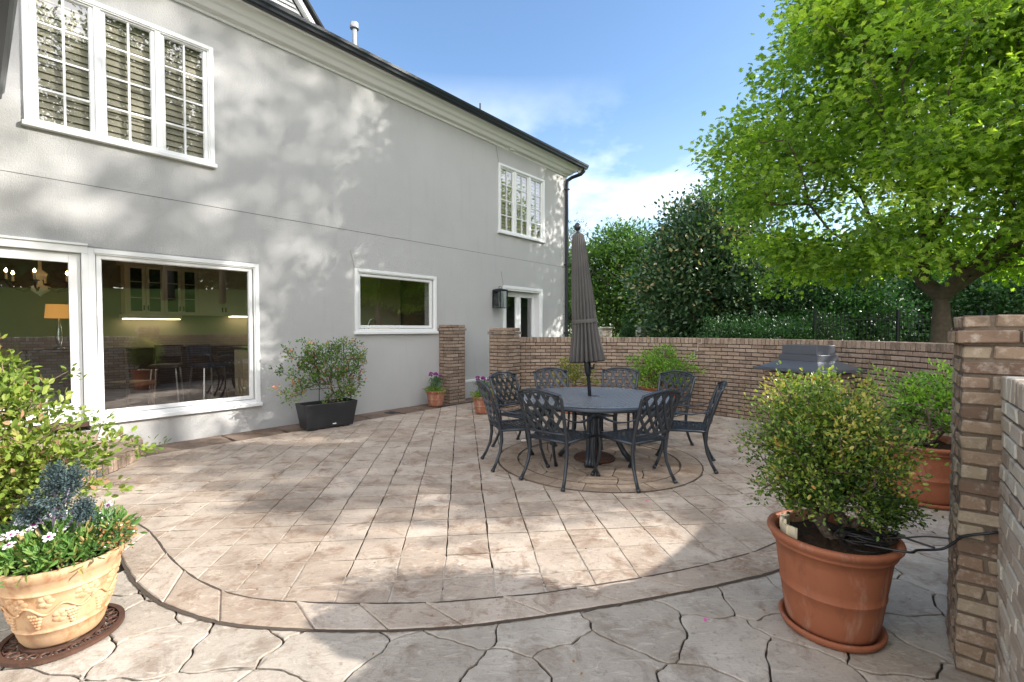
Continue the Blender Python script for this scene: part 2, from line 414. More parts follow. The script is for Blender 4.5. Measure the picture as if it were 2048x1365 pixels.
# ------------------------------------------------------------------ bricks
BL, BH = .203, .0675
def brick_path(mb, P, thick, z0, nc, h=BH, L=BL, jit=.0018, gap=.0115, cham=.005, stones=None):
    """bricks spanning the wall thickness laid along polyline P of 2D points"""
    P = [Vector((x, y)) for x, y in P]; seg = [0]
    for a, b in zip(P, P[1:]): seg.append(seg[-1]+(b-a).length)
    T = seg[-1]
    def at(d):
        d = max(0, min(T, d)); i = max(0, min(len(P)-2, int(np.searchsorted(seg, d)-1)))
        return P[i] + (P[i+1]-P[i])*((d-seg[i])/(seg[i+1]-seg[i]))
    for c in range(nc):
        d = -L*.5*(c % 2)
        while d < T:
            a, b = max(0, d), min(T, d+L-gap)
            if b-a > .03:
                p, q = at(a), at(b); m = (p+q)/2; e = (q-p)/2; nrm = Vector((-e.y, e.x)).normalized()
                o = random.uniform(-.002, .002)
                mb.cr = random.random()
                mb.cbox((m.x+nrm.x*o, m.y+nrm.y*o, z0+h*(c+.5)), (e.x, e.y, 0), (nrm.x*thick/2, nrm.y*thick/2, 0), (0, 0, (h-gap)/2), cham, jit)
            d += L
def core_path(mb, P, thick, z0, z1, inset=.007):
    n = len(P); P = [Vector(p) for p in P]; A = []; B = []
    for i, p in enumerate(P):
        t = (P[min(i+1, n-1)]-P[max(i-1, 0)]).normalized(); nr = Vector((-t.y, t.x))
        off = t*(inset if i == 0 else -inset if i == n-1 else 0)
        A.append(p+off+nr*(thick/2-inset)); B.append(p+off-nr*(thick/2-inset))
    vs = [(v.x, v.y, z) for z in (z0, z1) for v in A+B]
    fs = []
    for i in range(n-1):
        a, b, c, d = i, i+1, n+i+1, n+i
        fs += [(2*n+a, 2*n+b, 2*n+c, 2*n+d)[::-1], (a, b, 2*n+b, 2*n+a)[::-1], (d, c, 2*n+c, 2*n+d)]
    fs += [(0, n, 3*n, 2*n)[::-1], (n-1, 2*n-1, 4*n-1, 3*n-1)]
    mb.add(vs, fs)
def brick_block(mb, core, o, ex, ey, w, d, z0, nc, h=BH, grow=0, jit=.0018, cham=.005, gap=.014):
    """four-sided pier: o corner (2D), ex/ey unit 2D directions, w along ex, d along ey"""
    ex, ey, o = Vector(ex), Vector(ey), Vector(o)
    for c in range(nc):
        gr = grow
        oo = o - ex*gr - ey*gr; W, Dd = w+2*gr, d+2*gr
        sides = [(oo, ex, ey, W), (oo+ex*W, ey, -ex, Dd), (oo+ex*W+ey*Dd, -ex, -ey, W), (oo+ey*Dd, -ey, ex, Dd)]
        for k, (p, e, inn, Ls) in enumerate(sides):
            own = (k+c) % 2 == 0
            a, b = (0, Ls) if own else (.098, Ls-.098)
            x = a
            while x < b-.02:
                y = min(b, x+BL)
                if b-y < .05: y = b
                m = p + e*((x+y-gap if y < b else x+y)/2) + inn*.049
                mb.cr = random.random()
                hl = ((y-x)-(gap if y < b else 0))/2
                mb.cbox((m.x, m.y, z0+h*(c+.5)), (e.x*hl, e.y*hl, 0), (inn.x*.049, inn.y*.049, 0), (0, 0, (h-gap)/2), cham, jit)
                x = y
    i = .008
    cs = [o+ex*i+ey*i, o+ex*(w-i)+ey*i, o+ex*(w-i)+ey*(d-i), o+ex*i+ey*(d-i)]
    if (cs[1]-cs[0]).cross(cs[2]-cs[1]) < 0: cs = cs[::-1]
    core.prism([(p.x, p.y) for p in cs], z0, z0+h*nc-.012+(.004 if grow else 0))

# ------------------------------------------------------------------ ground, lawn
def sheet(name, x0, x1, y0, y1, zf, nx, ny, mat):
    xs = np.linspace(x0, x1, nx); ys = np.linspace(y0, y1, ny)
    V = [(x, y, zf(x, y)) for y in ys for x in xs]
    F = [(j*nx+i, j*nx+i+1, (j+1)*nx+i+1, (j+1)*nx+i) for j in range(ny-1) for i in range(nx-1)]
    return tag(np_mesh(name, V, F, MT[mat], None, None, True), kind='structure')
def hill(x, y):
    # ground level outside the wall; rises to a lawn bank east and south-east
    r = math.hypot(x-1, y-5.5)
    k = min(1, max(0, (r-5.2)/3)); k = k*k*(3-2*k)
    u = min(1, max(0, (x-8)/26)); v = min(1, max(0, (9-y)/8)) 
    return -.03 + k*(u*(3-2*u)*u*5.0*v + .0)
sheet('lawn', -60, 120, -70, 130, hill, 91, 101, 'lawn')
tag(np_mesh('patio_base', [(-7,-3,-.016),(6.2,-3,-.016),(6.2,16,-.016),(-7,16,-.016)], [(0,1,2,3)], MT['grout']), kind='structure')

INN = [(-6.5,3.95),(-3.9,3.87),(-3.55,3.85),(-3.37,3.83),(-3.17,3.76),(-2.99,3.68),(-2.77,3.53),(-2.57,3.36),(-2.36,3.16),(-2.13,2.97),(-1.92,2.82),(-1.68,2.69),(-1.47,2.62),(-1.25,2.59),(-.9,2.57),(-.42,2.58),(.16,2.67),(.5,2.76),(.85,2.86),(1.2,2.98),(1.65,3.17),(2.1,3.45),(2.55,3.85),(2.9,4.35),(3.1,4.9),(3.2,5.5)]
OUT = [(-6.5,3.68),(-3.9,3.67),(-3.5,3.63),(-3.2,3.55),(-2.95,3.42),(-2.71,3.2),(-2.5,3.0),(-2.31,2.83),(-2.14,2.7),(-1.93,2.57),(-1.77,2.5),(-1.56,2.42),(-1.37,2.38),(-1.14,2.36),(-.92,2.345),(-.66,2.345),(-.31,2.37),(.0,2.43),(.34,2.51),(.68,2.6),(1.17,2.75),(1.6,2.9),(2.1,3.15),(2.6,3.48),(3.0,3.9),(3.3,4.5),(3.45,5.1),(3.5,5.5)]
def resample(P, n):
    P = np.array(P, float); d = np.r_[0, np.cumsum(np.hypot(*np.diff(P, axis=0).T))]
    t = np.linspace(0, d[-1], n)
    return np.c_[np.interp(t, d, P[:,0]), np.interp(t, d, P[:,1])]
def smoothp(P, n, it=3):
    Q = resample(P, n)
    for _ in range(it): Q[1:-1] = (Q[:-2]+2*Q[1:-1]+Q[2:])/4
    return Q
INs, OUs = smoothp(INN, 160), smoothp(OUT, 160)
MID = (INs+OUs)/2
def clip(poly, p, n):
    """keep the side where (q-p).n >= 0"""
    out = []
    for i in range(len(poly)):
        a, b = poly[i], poly[(i+1) % len(poly)]
        da = (a[0]-p[0])*n[0]+(a[1]-p[1])*n[1]; db = (b[0]-p[0])*n[0]+(b[1]-p[1])*n[1]
        if da >= 0: out.append(a)
        if da*db < 0:
            t = da/(da-db); out.append((a[0]+(b[0]-a[0])*t, a[1]+(b[1]-a[1])*t))
    return out
def near_line(L_, x, y, off):
    d = np.hypot(L_[:,0]-x, L_[:,1]-y); i = int(np.argmin(d)); i = max(1, min(len(L_)-2, i))
    t = L_[i+1]-L_[i-1]; t = t/np.linalg.norm(t); n = np.array((-t[1], t[0]))
    return L_[i]+n*off, n
def near_mid(x, y):
    d = np.hypot(MID[:,0]-x, MID[:,1]-y); i = int(np.argmin(d)); i = max(1, min(len(MID)-2, i))
    t = MID[i+1]-MID[i-1]; t = t/np.linalg.norm(t); n = np.array((-t[1], t[0]))
    return d[i], MID[i], n, (x-MID[i][0])*n[0]+(y-MID[i][1])*n[1]
def area(p): return .5*sum(p[i][0]*p[(i+1) % len(p)][1]-p[(i+1) % len(p)][0]*p[i][1] for i in range(len(p)))
def slab(mb, poly, ztop, zbot, gap=.004, bev=.006, step=.07, wob=.003, tilt=.0002, round_=0.0):
    """stone slab with a wobbly edge and eased top arris"""
    if len(poly) < 3 or abs(area(poly)) < .003: return
    if area(poly) < 0: poly = poly[::-1]
    Q = []
    n = len(poly)
    for i in range(n):
        a, b = np.array(poly[i]), np.array(poly[(i+1) % n]); L = np.linalg.norm(b-a)
        if L < 1e-4: continue
        k = max(1, int(L/step))
        for j in range(k): Q.append(a+(b-a)*j/k)
    Q = np.array(Q)
    if round_:
        for _ in range(int(round_)): Q = (np.roll(Q, 1, 0)+2*Q+np.roll(Q, -1, 0))/4
    m = len(Q)
    tn = np.roll(Q, -1, 0)-np.roll(Q, 1, 0); ln = np.linalg.norm(tn, axis=1, keepdims=True)+1e-9; tn /= ln
    nr = np.c_[-tn[:,1], tn[:,0]]         # inward for ccw
    j1 = np.random.default_rng(len(mb.v)).normal(0, 1, m)*wob
    A = Q+nr*(gap+j1[:,None]); B = Q+nr*(gap+bev+j1[:,None]*1.3)
    c = Q.mean(0); tx, ty = random.uniform(-tilt, tilt)*4, random.uniform(-tilt, tilt)*4
    zt = lambda q: ztop+(q[0]-c[0])*tx+(q[1]-c[1])*ty
    vs = [(q[0], q[1], zbot) for q in A]+[(q[0], q[1], zt(q)-bev*.6) for q in A]+[(q[0], q[1], zt(q)) for q in B]
    fs = []
    for i in range(m):
        k = (i+1) % m
        fs += [(i, k, m+k, m+i), (m+i, m+k, 2*m+k, 2*m+i)]
    fs.append(tuple(range(2*m, 3*m)))
    mb.cr = random.random()
    mb.add(vs, fs)
CT = (1.0, 5.5)
ta = R(6.0); e1 = np.array((-math.sin(ta), math.cos(ta))); e2 = np.array((math.cos(ta), math.sin(ta)))
TS = .3
o0 = np.array((-.668, 5.23)) 
Nn = np.array((NN.x, NN.y)); Uu = np.array((U.x, U.y))
def tfac(p): return p[0]*NN.x+p[1]*NN.y+FD
tiles, dirty = MB(), MB()
for i in range(-22, 20):
    off = random.uniform(-.02, .02)
    for j in range(-14, 22):
        ca = lambda u, v: tuple(o0+e2*(u*TS)+e1*(v*TS)+np.array((math.sin(u*3.1+v*1.7), math.cos(u*2.3-v*2.9)))*.004)
        poly = [ca(i, j), ca(i+1, j), ca(i+1, j+1), ca(i, j+1)]
        cx, cy = np.mean(poly, axis=0)
        r = math.hypot(cx-CT[0], cy-CT[1])
        d, mp, mn, sd_ = near_mid(cx, cy)
        if sd_ < -.2 and d < 2 or cy < 2.3: continue
        if d > 1.2 and (cx > 3.3 and r > 2.6): continue
        if sd_ < 0 and d >= 2: continue
        if tfac((cx, cy)) < .2: continue
        if r > 4.2 and cx > .6: continue
        if d < .5: poly = clip(poly, mp, mn)
        if tfac((cx, cy)) < .85: poly = clip(poly, (fac(0, .56).x, fac(0, .56).y), (NN.x, NN.y))
        if len(poly) >= 3 and 1.0 < r < 1.5:
            v = np.array((cx-CT[0], cy-CT[1]))/r; poly = clip(poly, (CT[0]+v[0]*1.16, CT[1]+v[1]*1.16), v)
        elif r <= 1.0: continue
        if len(poly) >= 3:
            poly = [(q[0]-e1[0]*(((q[0]-cx)*e1[0]+(q[1]-cy)*e1[1])*.022), q[1]-e1[1]*(((q[0]-cx)*e1[0]+(q[1]-cy)*e1[1])*.022)) for q in poly]
            slab(tiles, poly, 0, -.03, .0052, .002, .07, .0022)
tag(tiles.build('patio_tiles', MT['tile_stone']), kind='structure')
# border band
band = MB(); n = len(INs); k = 2; i = 0
while i < n-2:
    st = random.choice((5, 6, 6, 7)) if i > 40 else 7
    j = min(n-1, i+st)
    poly = [tuple(OUs[q]) for q in range(i, j+1)]+[tuple(INs[q]) for q in range(j, i-1, -1)]
    slab(band, poly, .006, -.03, .004, .006, .12, .0015)
    i = j
tag(band.build('border_band', MT['tile_stone']), kind='structure')
def ribbon(L_, off, w0, z, name):
    rg_ = np.random.default_rng(3); n_ = len(L_); t = np.gradient(L_, axis=0); t /= np.linalg.norm(t, axis=1)[:,None]; nr_ = np.c_[-t[:,1], t[:,0]]
    a = L_+nr_*(off-w0*(.5+.35*rg_.random((n_,1)))); b = L_+nr_*(off+w0*(.5+.35*rg_.random((n_,1))))
    V = [(p[0], p[1], z) for p in a]+[(p[0], p[1], z) for p in b]
    tag(np_mesh(name, V, [(i, i+1, n_+i+1, n_+i) for i in range(n_-1)], MT['groove']), kind='structure')
for r_ in (.932, 1.158):
    cc_ = np.array([(CT[0]+r_*math.cos(a), CT[1]+r_*math.sin(a)) for a in np.linspace(0, 2*PI, 181)]); ribbon(cc_, 0, .010, .0052, 'ring_groove')
ribbon(smoothp(INN, 420), .004, .011, .0022, 'inner_groove'); ribbon(smoothp(OUT, 420), -.004, .017, .0012, 'outer_groove')
# ring round the table
ring = MB()
for q in range(20):
    a0, a1 = 2*PI*q/20+.02, 2*PI*(q+1)/20+.02
    poly = [(CT[0]+1.16*math.cos(a0+(a1-a0)*t/4), CT[1]+1.16*math.sin(a0+(a1-a0)*t/4)) for t in range(5)]+[(CT[0]+.93*math.cos(a1+(a0-a1)*t/4), CT[1]+.93*math.sin(a1+(a0-a1)*t/4)) for t in range(5)]
    slab(ring, poly, .004, -.03, .005 if q % 2 else .003, .005, .15, .001)
tag(ring.build('stone_ring', MT['ring_stone']), kind='structure')

def voronoi(seeds, k=18, box=None):
    seeds = np.array(seeds); cells = []
    for i, p in enumerate(seeds):
        d = np.hypot(*(seeds-p).T); nb = np.argsort(d)[1:k+1]
        R0 = 1.0
        poly = [(p[0]-R0, p[1]-R0), (p[0]+R0, p[1]-R0), (p[0]+R0, p[1]+R0), (p[0]-R0, p[1]+R0)]
        for q in nb:
            m = (seeds[q]+p)/2; v = p-seeds[q]; poly = clip(poly, m, v)
            if len(poly) < 3: break
        cells.append(poly)
    return cells
def crooked(poly, amp=.02):
    """bend every cell edge by a position-based offset, so neighbours still match"""
    out = []
    for i in range(len(poly)):
        a, b = np.array(poly[i]), np.array(poly[(i+1) % len(poly)]); L = np.linalg.norm(b-a)
        k = max(1, int(L/.03))
        for j in range(k):
            q = a+(b-a)*j/k
            out.append((q[0]+amp*(math.sin(q[0]*13+q[1]*7)+.5*math.sin(q[1]*31+q[0]*5)+.3*math.sin(q[0]*55-q[1]*47)), q[1]+amp*(math.cos(q[1]*12-q[0]*6)+.5*math.cos(q[0]*29+q[1]*9)+.3*math.cos(q[1]*61+q[0]*37))))
    return out
flags = MB(); seeds = []
for _ in range(9000):
    p = (random.uniform(-5.2, 5.6), random.uniform(-1.5, 8.8))
    if tfac(p) < -.3 or (p[1] > 4.5 and p[0] < 3): continue
    sz = .33 + .07*math.sin(p[0]*2+p[1])
    if all((p[0]-q[0])**2+(p[1]-q[1])**2 > sz**2 for q in seeds): seeds.append(p)
for p, poly in zip(seeds, voronoi(seeds)):
    if len(poly) < 3: continue
    d, mp, mn, sd_ = near_mid(*p)
    if p[0] < 3.3 and sd_ > .6: continue
    if tfac(p) < -.2: continue
    if math.hypot(p[0]-CT[0], p[1]-CT[1]) > 4.1 and p[1] > 3: continue
    slab(flags, crooked(poly), -.004, -.03, .005, .005, .2, .0016, .0006, 0)
tag(flags.build('flagstones', MT['flag_stone']), kind='structure')
# inside the ring
fl2 = MB(); seeds = []
while len(seeds) < 26:
    a, r_ = random.uniform(0, 2*PI), math.sqrt(random.random())*.9; p = (CT[0]+r_*math.cos(a), CT[1]+r_*math.sin(a))
    if all(math.hypot(p[0]-q[0], p[1]-q[1]) > .27 for q in seeds): seeds.append(p)
for p, poly in zip(seeds, voronoi(seeds)):
    for q in range(24):
        a = 2*PI*q/24; poly = clip(poly, (CT[0]+.93*math.cos(a), CT[1]+.93*math.sin(a)), (-math.cos(a), -math.sin(a)))
        if len(poly) < 3: break
    if len(poly) >= 3: slab(fl2, crooked(poly, .008), -.002, -.03, .005, .005, .2, .001, .0004, 1)
tag(fl2.build('ring_flagstones', MT['ring_stone']), kind='structure')
# dirty strip of stone along the foot of the house
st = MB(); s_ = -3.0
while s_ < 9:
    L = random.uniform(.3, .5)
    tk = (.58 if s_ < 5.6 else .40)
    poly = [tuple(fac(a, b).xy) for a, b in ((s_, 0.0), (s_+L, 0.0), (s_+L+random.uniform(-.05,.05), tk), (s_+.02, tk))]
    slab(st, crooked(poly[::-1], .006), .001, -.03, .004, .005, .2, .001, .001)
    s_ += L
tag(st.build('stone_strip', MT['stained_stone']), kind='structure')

# ------------------------------------------------------------------ the house
house = empty('house', FO, FR, 'two storey grey stucco house with white trim and a black gutter', 'house')
def H(mb, name, mat, parent=house, smooth=False, bev=0): return mb.build(name, MT[mat], parent, smooth, bev)
# openings (s0, s1, z0, z1)
OP = [(-2.2, .93, .30, 2.42), (.985, 2.80, .45, 2.43), (4.52, 6.24, 1.53, 2.53), (8.42, 9.86, .18, 2.52), (.49, 2.24, 3.86, 5.41), (8.27, 9.93, 3.86, 5.38)]
S0, S1, Z1 = -6.0, 11.04, 6.0
ss = sorted({S0, S1, *[v for o in OP for v in o[:2]]}); zs = sorted({-.1, Z1, *[v for o in OP for v in o[2:]]})
V, F, idx = [], [], {}
def vid(a, b, c):
    k = (a, b, c)
    if k not in idx: idx[k] = len(V); V.append((a, -c, b))
    return idx[k]
def solid(i, j):
    if i < 0 or j < 0 or i >= len(ss)-1 or j >= len(zs)-1: return None
    a, b = (ss[i]+ss[i+1])/2, (zs[j]+zs[j+1])/2
    return not any(o[0] < a < o[1] and o[2] < b < o[3] for o in OP)
for i in range(len(ss)-1):
    for j in range(len(zs)-1):
        if not solid(i, j): continue
        a, b, c, d = ss[i], ss[i+1], zs[j], zs[j+1]
        F.append((vid(a,c,0), vid(b,c,0), vid(b,d,0), vid(a,d,0)))
        F.append((vid(a,c,-.28), vid(a,d,-.28), vid(b,d,-.28), vid(b,c,-.28)))
        for (di, dj, p, q) in ((-1,0,(a,c),(a,d)), (1,0,(b,d),(b,c)), (0,-1,(b,c),(a,c)), (0,1,(a,d),(b,d))):
            if solid(i+di, j+dj) is not True:
                F.append((vid(*p,0), vid(*q,0), vid(*q,-.28), vid(*p,-.28)))
np_mesh('wall', V, F, MT['stucco'], house)
m = MB(); m.box(S1-.28, S1-.002, .28, 9, -.1, Z1); m.box(S0, S0+.25, .28, 9, -.1, Z1); m.box(S0, S1-.3, 9, 9.2, -.1, Z1); H(m, 'side_wall', 'stucco')
# control joint and raised flared lintels
m = MB(); m.box(-6, 11.035, -.0025, .02, 3.248, 3.256); H(m, 'control_joint', 'joint_dark')
def lintel(s0, s1, z0, z1, fl=.08, p=.022):
    m = MB()
    a = [(s0, z0), (s1, z0), (s1+fl, z1), (s0-fl, z1)]
    vs = [(x, .01, z) for x, z in a]+[(x, -p, z) for x, z in a]+[]
    m.add(vs, [(4,5,6,7), (0,1,5,4)[::-1], (1,2,6,5)[::-1], (2,3,7,6)[::-1], (3,0,4,7)[::-1]])
    H(m, 'lintel', 'stucco', bev=.004)
lintel(4.46, 6.31, 2.604, 2.92); lintel(8.38, 9.91, 2.574, 2.90); lintel(8.22, 9.97, 5.45, 5.84, .1)
lintel(-2.3, 2.866, 2.524, 2.848, .02, .008)
# eave: frieze, crown, soffit edge, gutter swept round the corner
def eave(prof, name, mat, s_=False):
    m = MB()
    def path(t, z, k):
        s, tt = ((-5.9, t), (11.04+t, t), (11.04+t, -9.0))[k]
        dz = -.0125*(s-2)
        return (s, -tt, z+dz)
    m.extr(prof, (path, 3)); o = H(m, name, mat)
    return smooth_by_angle(o, 25) if s_ else o
eave([(0,5.89),(.022,5.89),(.03,5.91),(.022,5.925),(.022,6.1),(0,6.1)], 'frieze', 'white_trim')
cr = [(.0, 5.93)]
for k in range(15):
    a = k/14; t = .025+.25*a; z = 5.935+.20*(a**1.6)+.012*math.sin(a*PI*5)
    cr.append((t, z))
cr += [(.30, 6.135), (.305, 6.12), (.33, 6.12), (.335, 6.20), (0, 6.20)]
eave(cr, 'crown_moulding', 'crown_paint')
gp = [(.337,6.25),(.337,6.132),(.35,6.118),(.40,6.116),(.425,6.13),(.432,6.165),(.447,6.20),(.452,6.245),(.44,6.252),(.425,6.235),(.36,6.235)]
eave(gp, 'gutter', 'black_metal')
m = MB(); zr = 6.24
rv = [(-5.9,-.36,6.30),(11.40,-.36,6.17),(11.40,9.5,6.17),(-5.9,9.5,6.30),(-5.9,4.4,9.1),(7.2,4.4,8.95)]
m.add(rv, [(0,1,5,4),(1,2,5),(2,3,4,5),(3,0,4)]); H(m, 'roof', 'dark_shingle')
# downspout
m = MB()
pts = [(11.33,-.40,6.0),(11.32,-.39,5.93),(11.27,-.33,5.85),(11.12,-.12,5.76),(11.0,-.06,5.66),(10.985,-.055,5.55),(10.985,-.055,.1)]
m.tube(pts, [.052]*7, 4, up=(1,1,0)); H(m, 'downspout', 'black_metal', bev=.01)
for z in (5.4, 3.3, 1.4):
    m = MB(); m.box(10.92, 11.037, -.118, -.002, z, z+.035); H(m, 'downspout_strap', 'black_metal')
# vent pipe on the roof, thin pipe, dormer
m = MB(); m.tube([(5.1,1.0,6.9),(5.1,1.0,7.5)], .045, 14); H(m, 'vent_pipe', 'galvanized', smooth=False)
m = MB(); m.lathe([(.0,.13),(.055,.125),(.085,.10),(.09,.03),(.085,.0),(.05,-.01),(.0,-.01)], 20, (5.1,1.0,7.47)); H(m, 'vent_cap', 'galvanized')
m = MB(); m.tube([(8.62,1.0,6.8),(8.62,1.0,7.27)], .02, 8); H(m, 'vent_pipe', 'black_metal')
dm = MB(); dm.add([(2.1,1,7.0),(4.2,1,7.0),(3.15,1,8.25)], [(0,1,2)]); H(dm, 'dormer_gable', 'white_trim')
m = MB()
for i in range(16): 
    z = 7.03+i*.075; hw = (8.25-z)*.84-.06
    if hw > .03: m.add([(3.15-hw,.985,z+.065),(3.15+hw,.985,z+.065),(3.15+hw,.955,z),(3.15-hw,.955,z)], [(0,1,2,3)])
H(m, 'dormer_siding', 'white_trim')
m = MB()
for sg in (-1, 1):
    m.add([(3.15+sg*1.2,.88,6.86),(3.15,.88,8.32),(3.15,.88,8.44),(3.15+sg*1.3,.88,6.86),(3.15+sg*1.2,1.0,6.86),(3.15,1.0,8.32),(3.15,1.0,8.44),(3.15+sg*1.3,1.0,6.86)], [(0,1,2,3),(4,5,6,7),(0,1,5,4),(2,3,7,6)])
H(m, 'rake_board', 'white_trim')
m = MB()
for sg in (-1, 1):
    m.add([(3.15+sg*1.42,.82,6.80),(3.15,.82,8.46),(3.15,4,8.46),(3.15+sg*1.42,4,6.80),(3.15+sg*1.42,.82,6.86),(3.15,.82,8.52),(3.15,4,8.52),(3.15+sg*1.42,4,6.86)], [(0,1,2,3),(4,5,6,7),(0,1,5,4),(2,3,7,6),(0,3,7,4)])
H(m, 'dormer_roof', 'dark_shingle')

def frame_boxes(m, s0, s1, z0, z1, wd, y0, y1, sill=True):
    """picture-frame of four butted boards; local y0 (outer) < y1"""
    m.box(s0, s0+wd, y0, y1, z0, z1); m.box(s1-wd, s1, y0, y1, z0, z1)
    m.box(s0+wd, s1-wd, y0, y1, z1-wd, z1); m.box(s0+wd, s1-wd, y0, y1, z0, z0+wd)
def window(s0, s1, z0, z1, sash, rows=0, cols=0, shutters=False, deep=.05, name='window', open_from=0):
    """s0..z1: outer casing; sash: list of (s0,s1,z0,z1) glass rectangles"""
    w_ = empty(name, (0, 0, 0)); w_.parent = house
    m = MB(); frame_boxes(m, s0, s1, z0, z1, .055, -.035, .03); frame_boxes(m, s0+.052, s1-.052, z0+.052, z1-.052, .02, -.022, .05)
    H(m, 'casing', 'white_trim', w_, bev=.006)
    m = MB(); m.box(s0-.02, s1+.02, -.065, .01, z0-.03, z0+.022); H(m, 'sill', 'white_trim', w_, bev=.008)
    m = MB(); fb = .045
    sb = [(a-fb, b+fb, c-fb, d+fb) for a, b, c, d in sash]
    for k, (a, b, c, d) in enumerate(sb):
        frame_boxes(m, a, b, c, d, fb, .0, .05)
        frame_boxes(m, a+fb-.004, b-fb+.004, c+fb-.004, d-fb+.004, .012, .012, .044)
    H(m, 'sash', 'white_trim', w_, bev=.004)
    if len(sash) > 1:
        m = MB()
        for p, q in zip(sb, sb[1:]): m.box(p[1]-.004, q[0]+.004, -.018, .06, z0+.056, z1-.056)
        H(m, 'mullion', 'white_trim', w_, bev=.005)
    m = MB(); h_ = MB(); gl = MB()
    for a, b, c, d in sash:
        gl.add([(a-.01,.028,c-.01),(b+.01,.028,c-.01),(b+.01,.028,d+.01),(a-.01,.028,d+.01)], [(0,1,2,3)])
        for i in range(1, cols): x = a+(b-a)*i/cols; m.box(x-.011, x+.011, .008, .025, c+.008, d-.008); m.box(x-.011, x+.011, .032, .046, c+.008, d-.008)
        for j in range(1, rows): z = c+(d-c)*j/rows; m.box(a+.008, b-.008, .0095, .024, z-.011, z+.011)
    if cols > 1: H(m, 'muntins', 'white_trim', w_)
    H(gl, 'pane', 'window_glass', w_)
    if shutters:
        for a, b, c, d in sash:
            m = MB(); z = c-.02
            while z < d+.02:
                hw = .041; an = R(73)
                m.obox(((a+b)/2, .105, z), ((b-a)/2+.02, 0, 0), (0, math.cos(an)*hw, math.sin(an)*hw), (0, -math.sin(an)*.004, math.cos(an)*.004)); z += .082
            m.box(a-.06, a-.02, .11, .16, c-.08, d+.1); m.box(b+.02, b+.06, .11, .16, c-.08, d+.1); m.box((a+b)/2-.006, (a+b)/2+.006, .062, .070, c+.1, d-.1)
            H(m, 'shutter', 'shutter', w_)
        m = MB(); m.box(s0-.1, s1+.1, .62, .66, z0-.1, z1+.1); m.box(s0-.1, s1+.1, .285, .62, z0-.13, z0-.1); m.box(s0-.1, s1+.1, .285, .62, z1+.1, z1+.13); m.box(s0-.13,s0-.1,.285,.66,z0-.13,z1+.13); m.box(s1+.1,s1+.13,.285,.66,z0-.13,z1+.13)
        H(m, 'room_backing', 'inner_wall', w_)
    return w_
zz0, zz1 = 3.885, 5.37
window(.43, 2.30, 3.82, 5.46, [(.545,.995,zz0,zz1),(1.14,1.595,zz0,zz1),(1.735,2.185,zz0,zz1)], 4, 2, True)
window(8.21, 9.99, 3.82, 5.44, [(8.32,8.74,3.89,5.34),(8.885,9.31,3.89,5.34),(9.455,9.88,3.89,5.34)], 4, 2, True)
window(.93, 2.862, .395, 2.50, [(1.055,2.73,.52,2.385)])
window(4.46, 6.31, 1.46, 2.60, [(4.575,6.165,1.585,2.475)])
# glazed door at the left
d_ = empty('door'); d_.parent = house
m = MB(); m.box(.875, .932, -.035, .05, .42, 2.43); m.box(-2.25, .932, -.035, .05, 2.43, 2.515); m.box(-2.25, .932, -.055, .02, 2.517, 2.545); H(m, 'door_frame', 'white_trim', d_, bev=.005)
m = MB(); m.box(-2.2, .928, -.05, .25, .36, .418); H(m, 'threshold', 'dark_wood', d_)
for a, b in ((-.27, .87), (-1.45, -.29)):
    m = MB(); m.box(a, a+.105, .02, .07, .425, 2.42); m.box(b-.105, b, .02, .07, .425, 2.42); m.box(a+.105, b-.105, .02, .07, 2.31, 2.42); m.box(a+.105, b-.105, .02, .07, .425, .64)
    H(m, 'door_leaf', 'white_trim', d_, bev=.005)
    m = MB(); m.add([(a+.1,.043,.63),(b-.1,.043,.63),(b-.1,.043,2.32),(a+.1,.043,2.32)], [(0,1,2,3)]); H(m, 'pane', 'window_glass', d_)
# french doors at the far end
d_ = empty('french_door'); d_.parent = house
m = MB(); m.box(8.38, 8.45, -.03, .03, .15, 2.572); m.box(9.84, 9.91, -.03, .03, .15, 2.572); m.box(8.45, 9.84, -.03, .03, 2.50, 2.572)
m.box(8.45, 8.49, -.012, .26, .15, 2.50); m.box(9.80, 9.84, -.012, .26, .15, 2.50); m.box(8.49, 9.80, -.012, .26, 2.46, 2.50); H(m, 'door_frame', 'white_trim', d_, bev=.005)
for a, b in ((8.49, 9.142), (9.148, 9.80)):
    m = MB(); m.box(a, a+.1, .17, .215, .15, 2.455); m.box(b-.1, b, .17, .215, .15, 2.455); m.box(a+.1, b-.1, .17, .215, 2.33, 2.455); m.box(a+.1, b-.1, .17, .215, .15, .42); H(m, 'door_leaf', 'white_trim', d_, bev=.004)
    m = MB(); m.add([(a+.095,.193,.4),(b-.095,.193,.4),(b-.095,.193,2.34),(a+.095,.193,2.34)], [(0,1,2,3)]); H(m, 'pane', 'window_glass', d_)
for x, sg in ((9.10, -1), (9.19, 1)):
    m = MB(); m.box(x-.018, x+.018, .155, .169, 1.1, 1.32); m.tube([(x,.16,1.26),(x,.11,1.26),(x+sg*.11,.105,1.255)], .009, 8); H(m, 'door_handle', 'steel', d_)
# base step in the stucco beyond the pier
m = MB(); m.box(6.85, 11.0, -.05, .01, -.02, .34); H(m, 'plinth', 'stucco'); m = MB(); m.box(6.85, 11.0, -.056, .012, .342, .40); H(m, 'plinth_cap', 'white_trim', bev=.01)
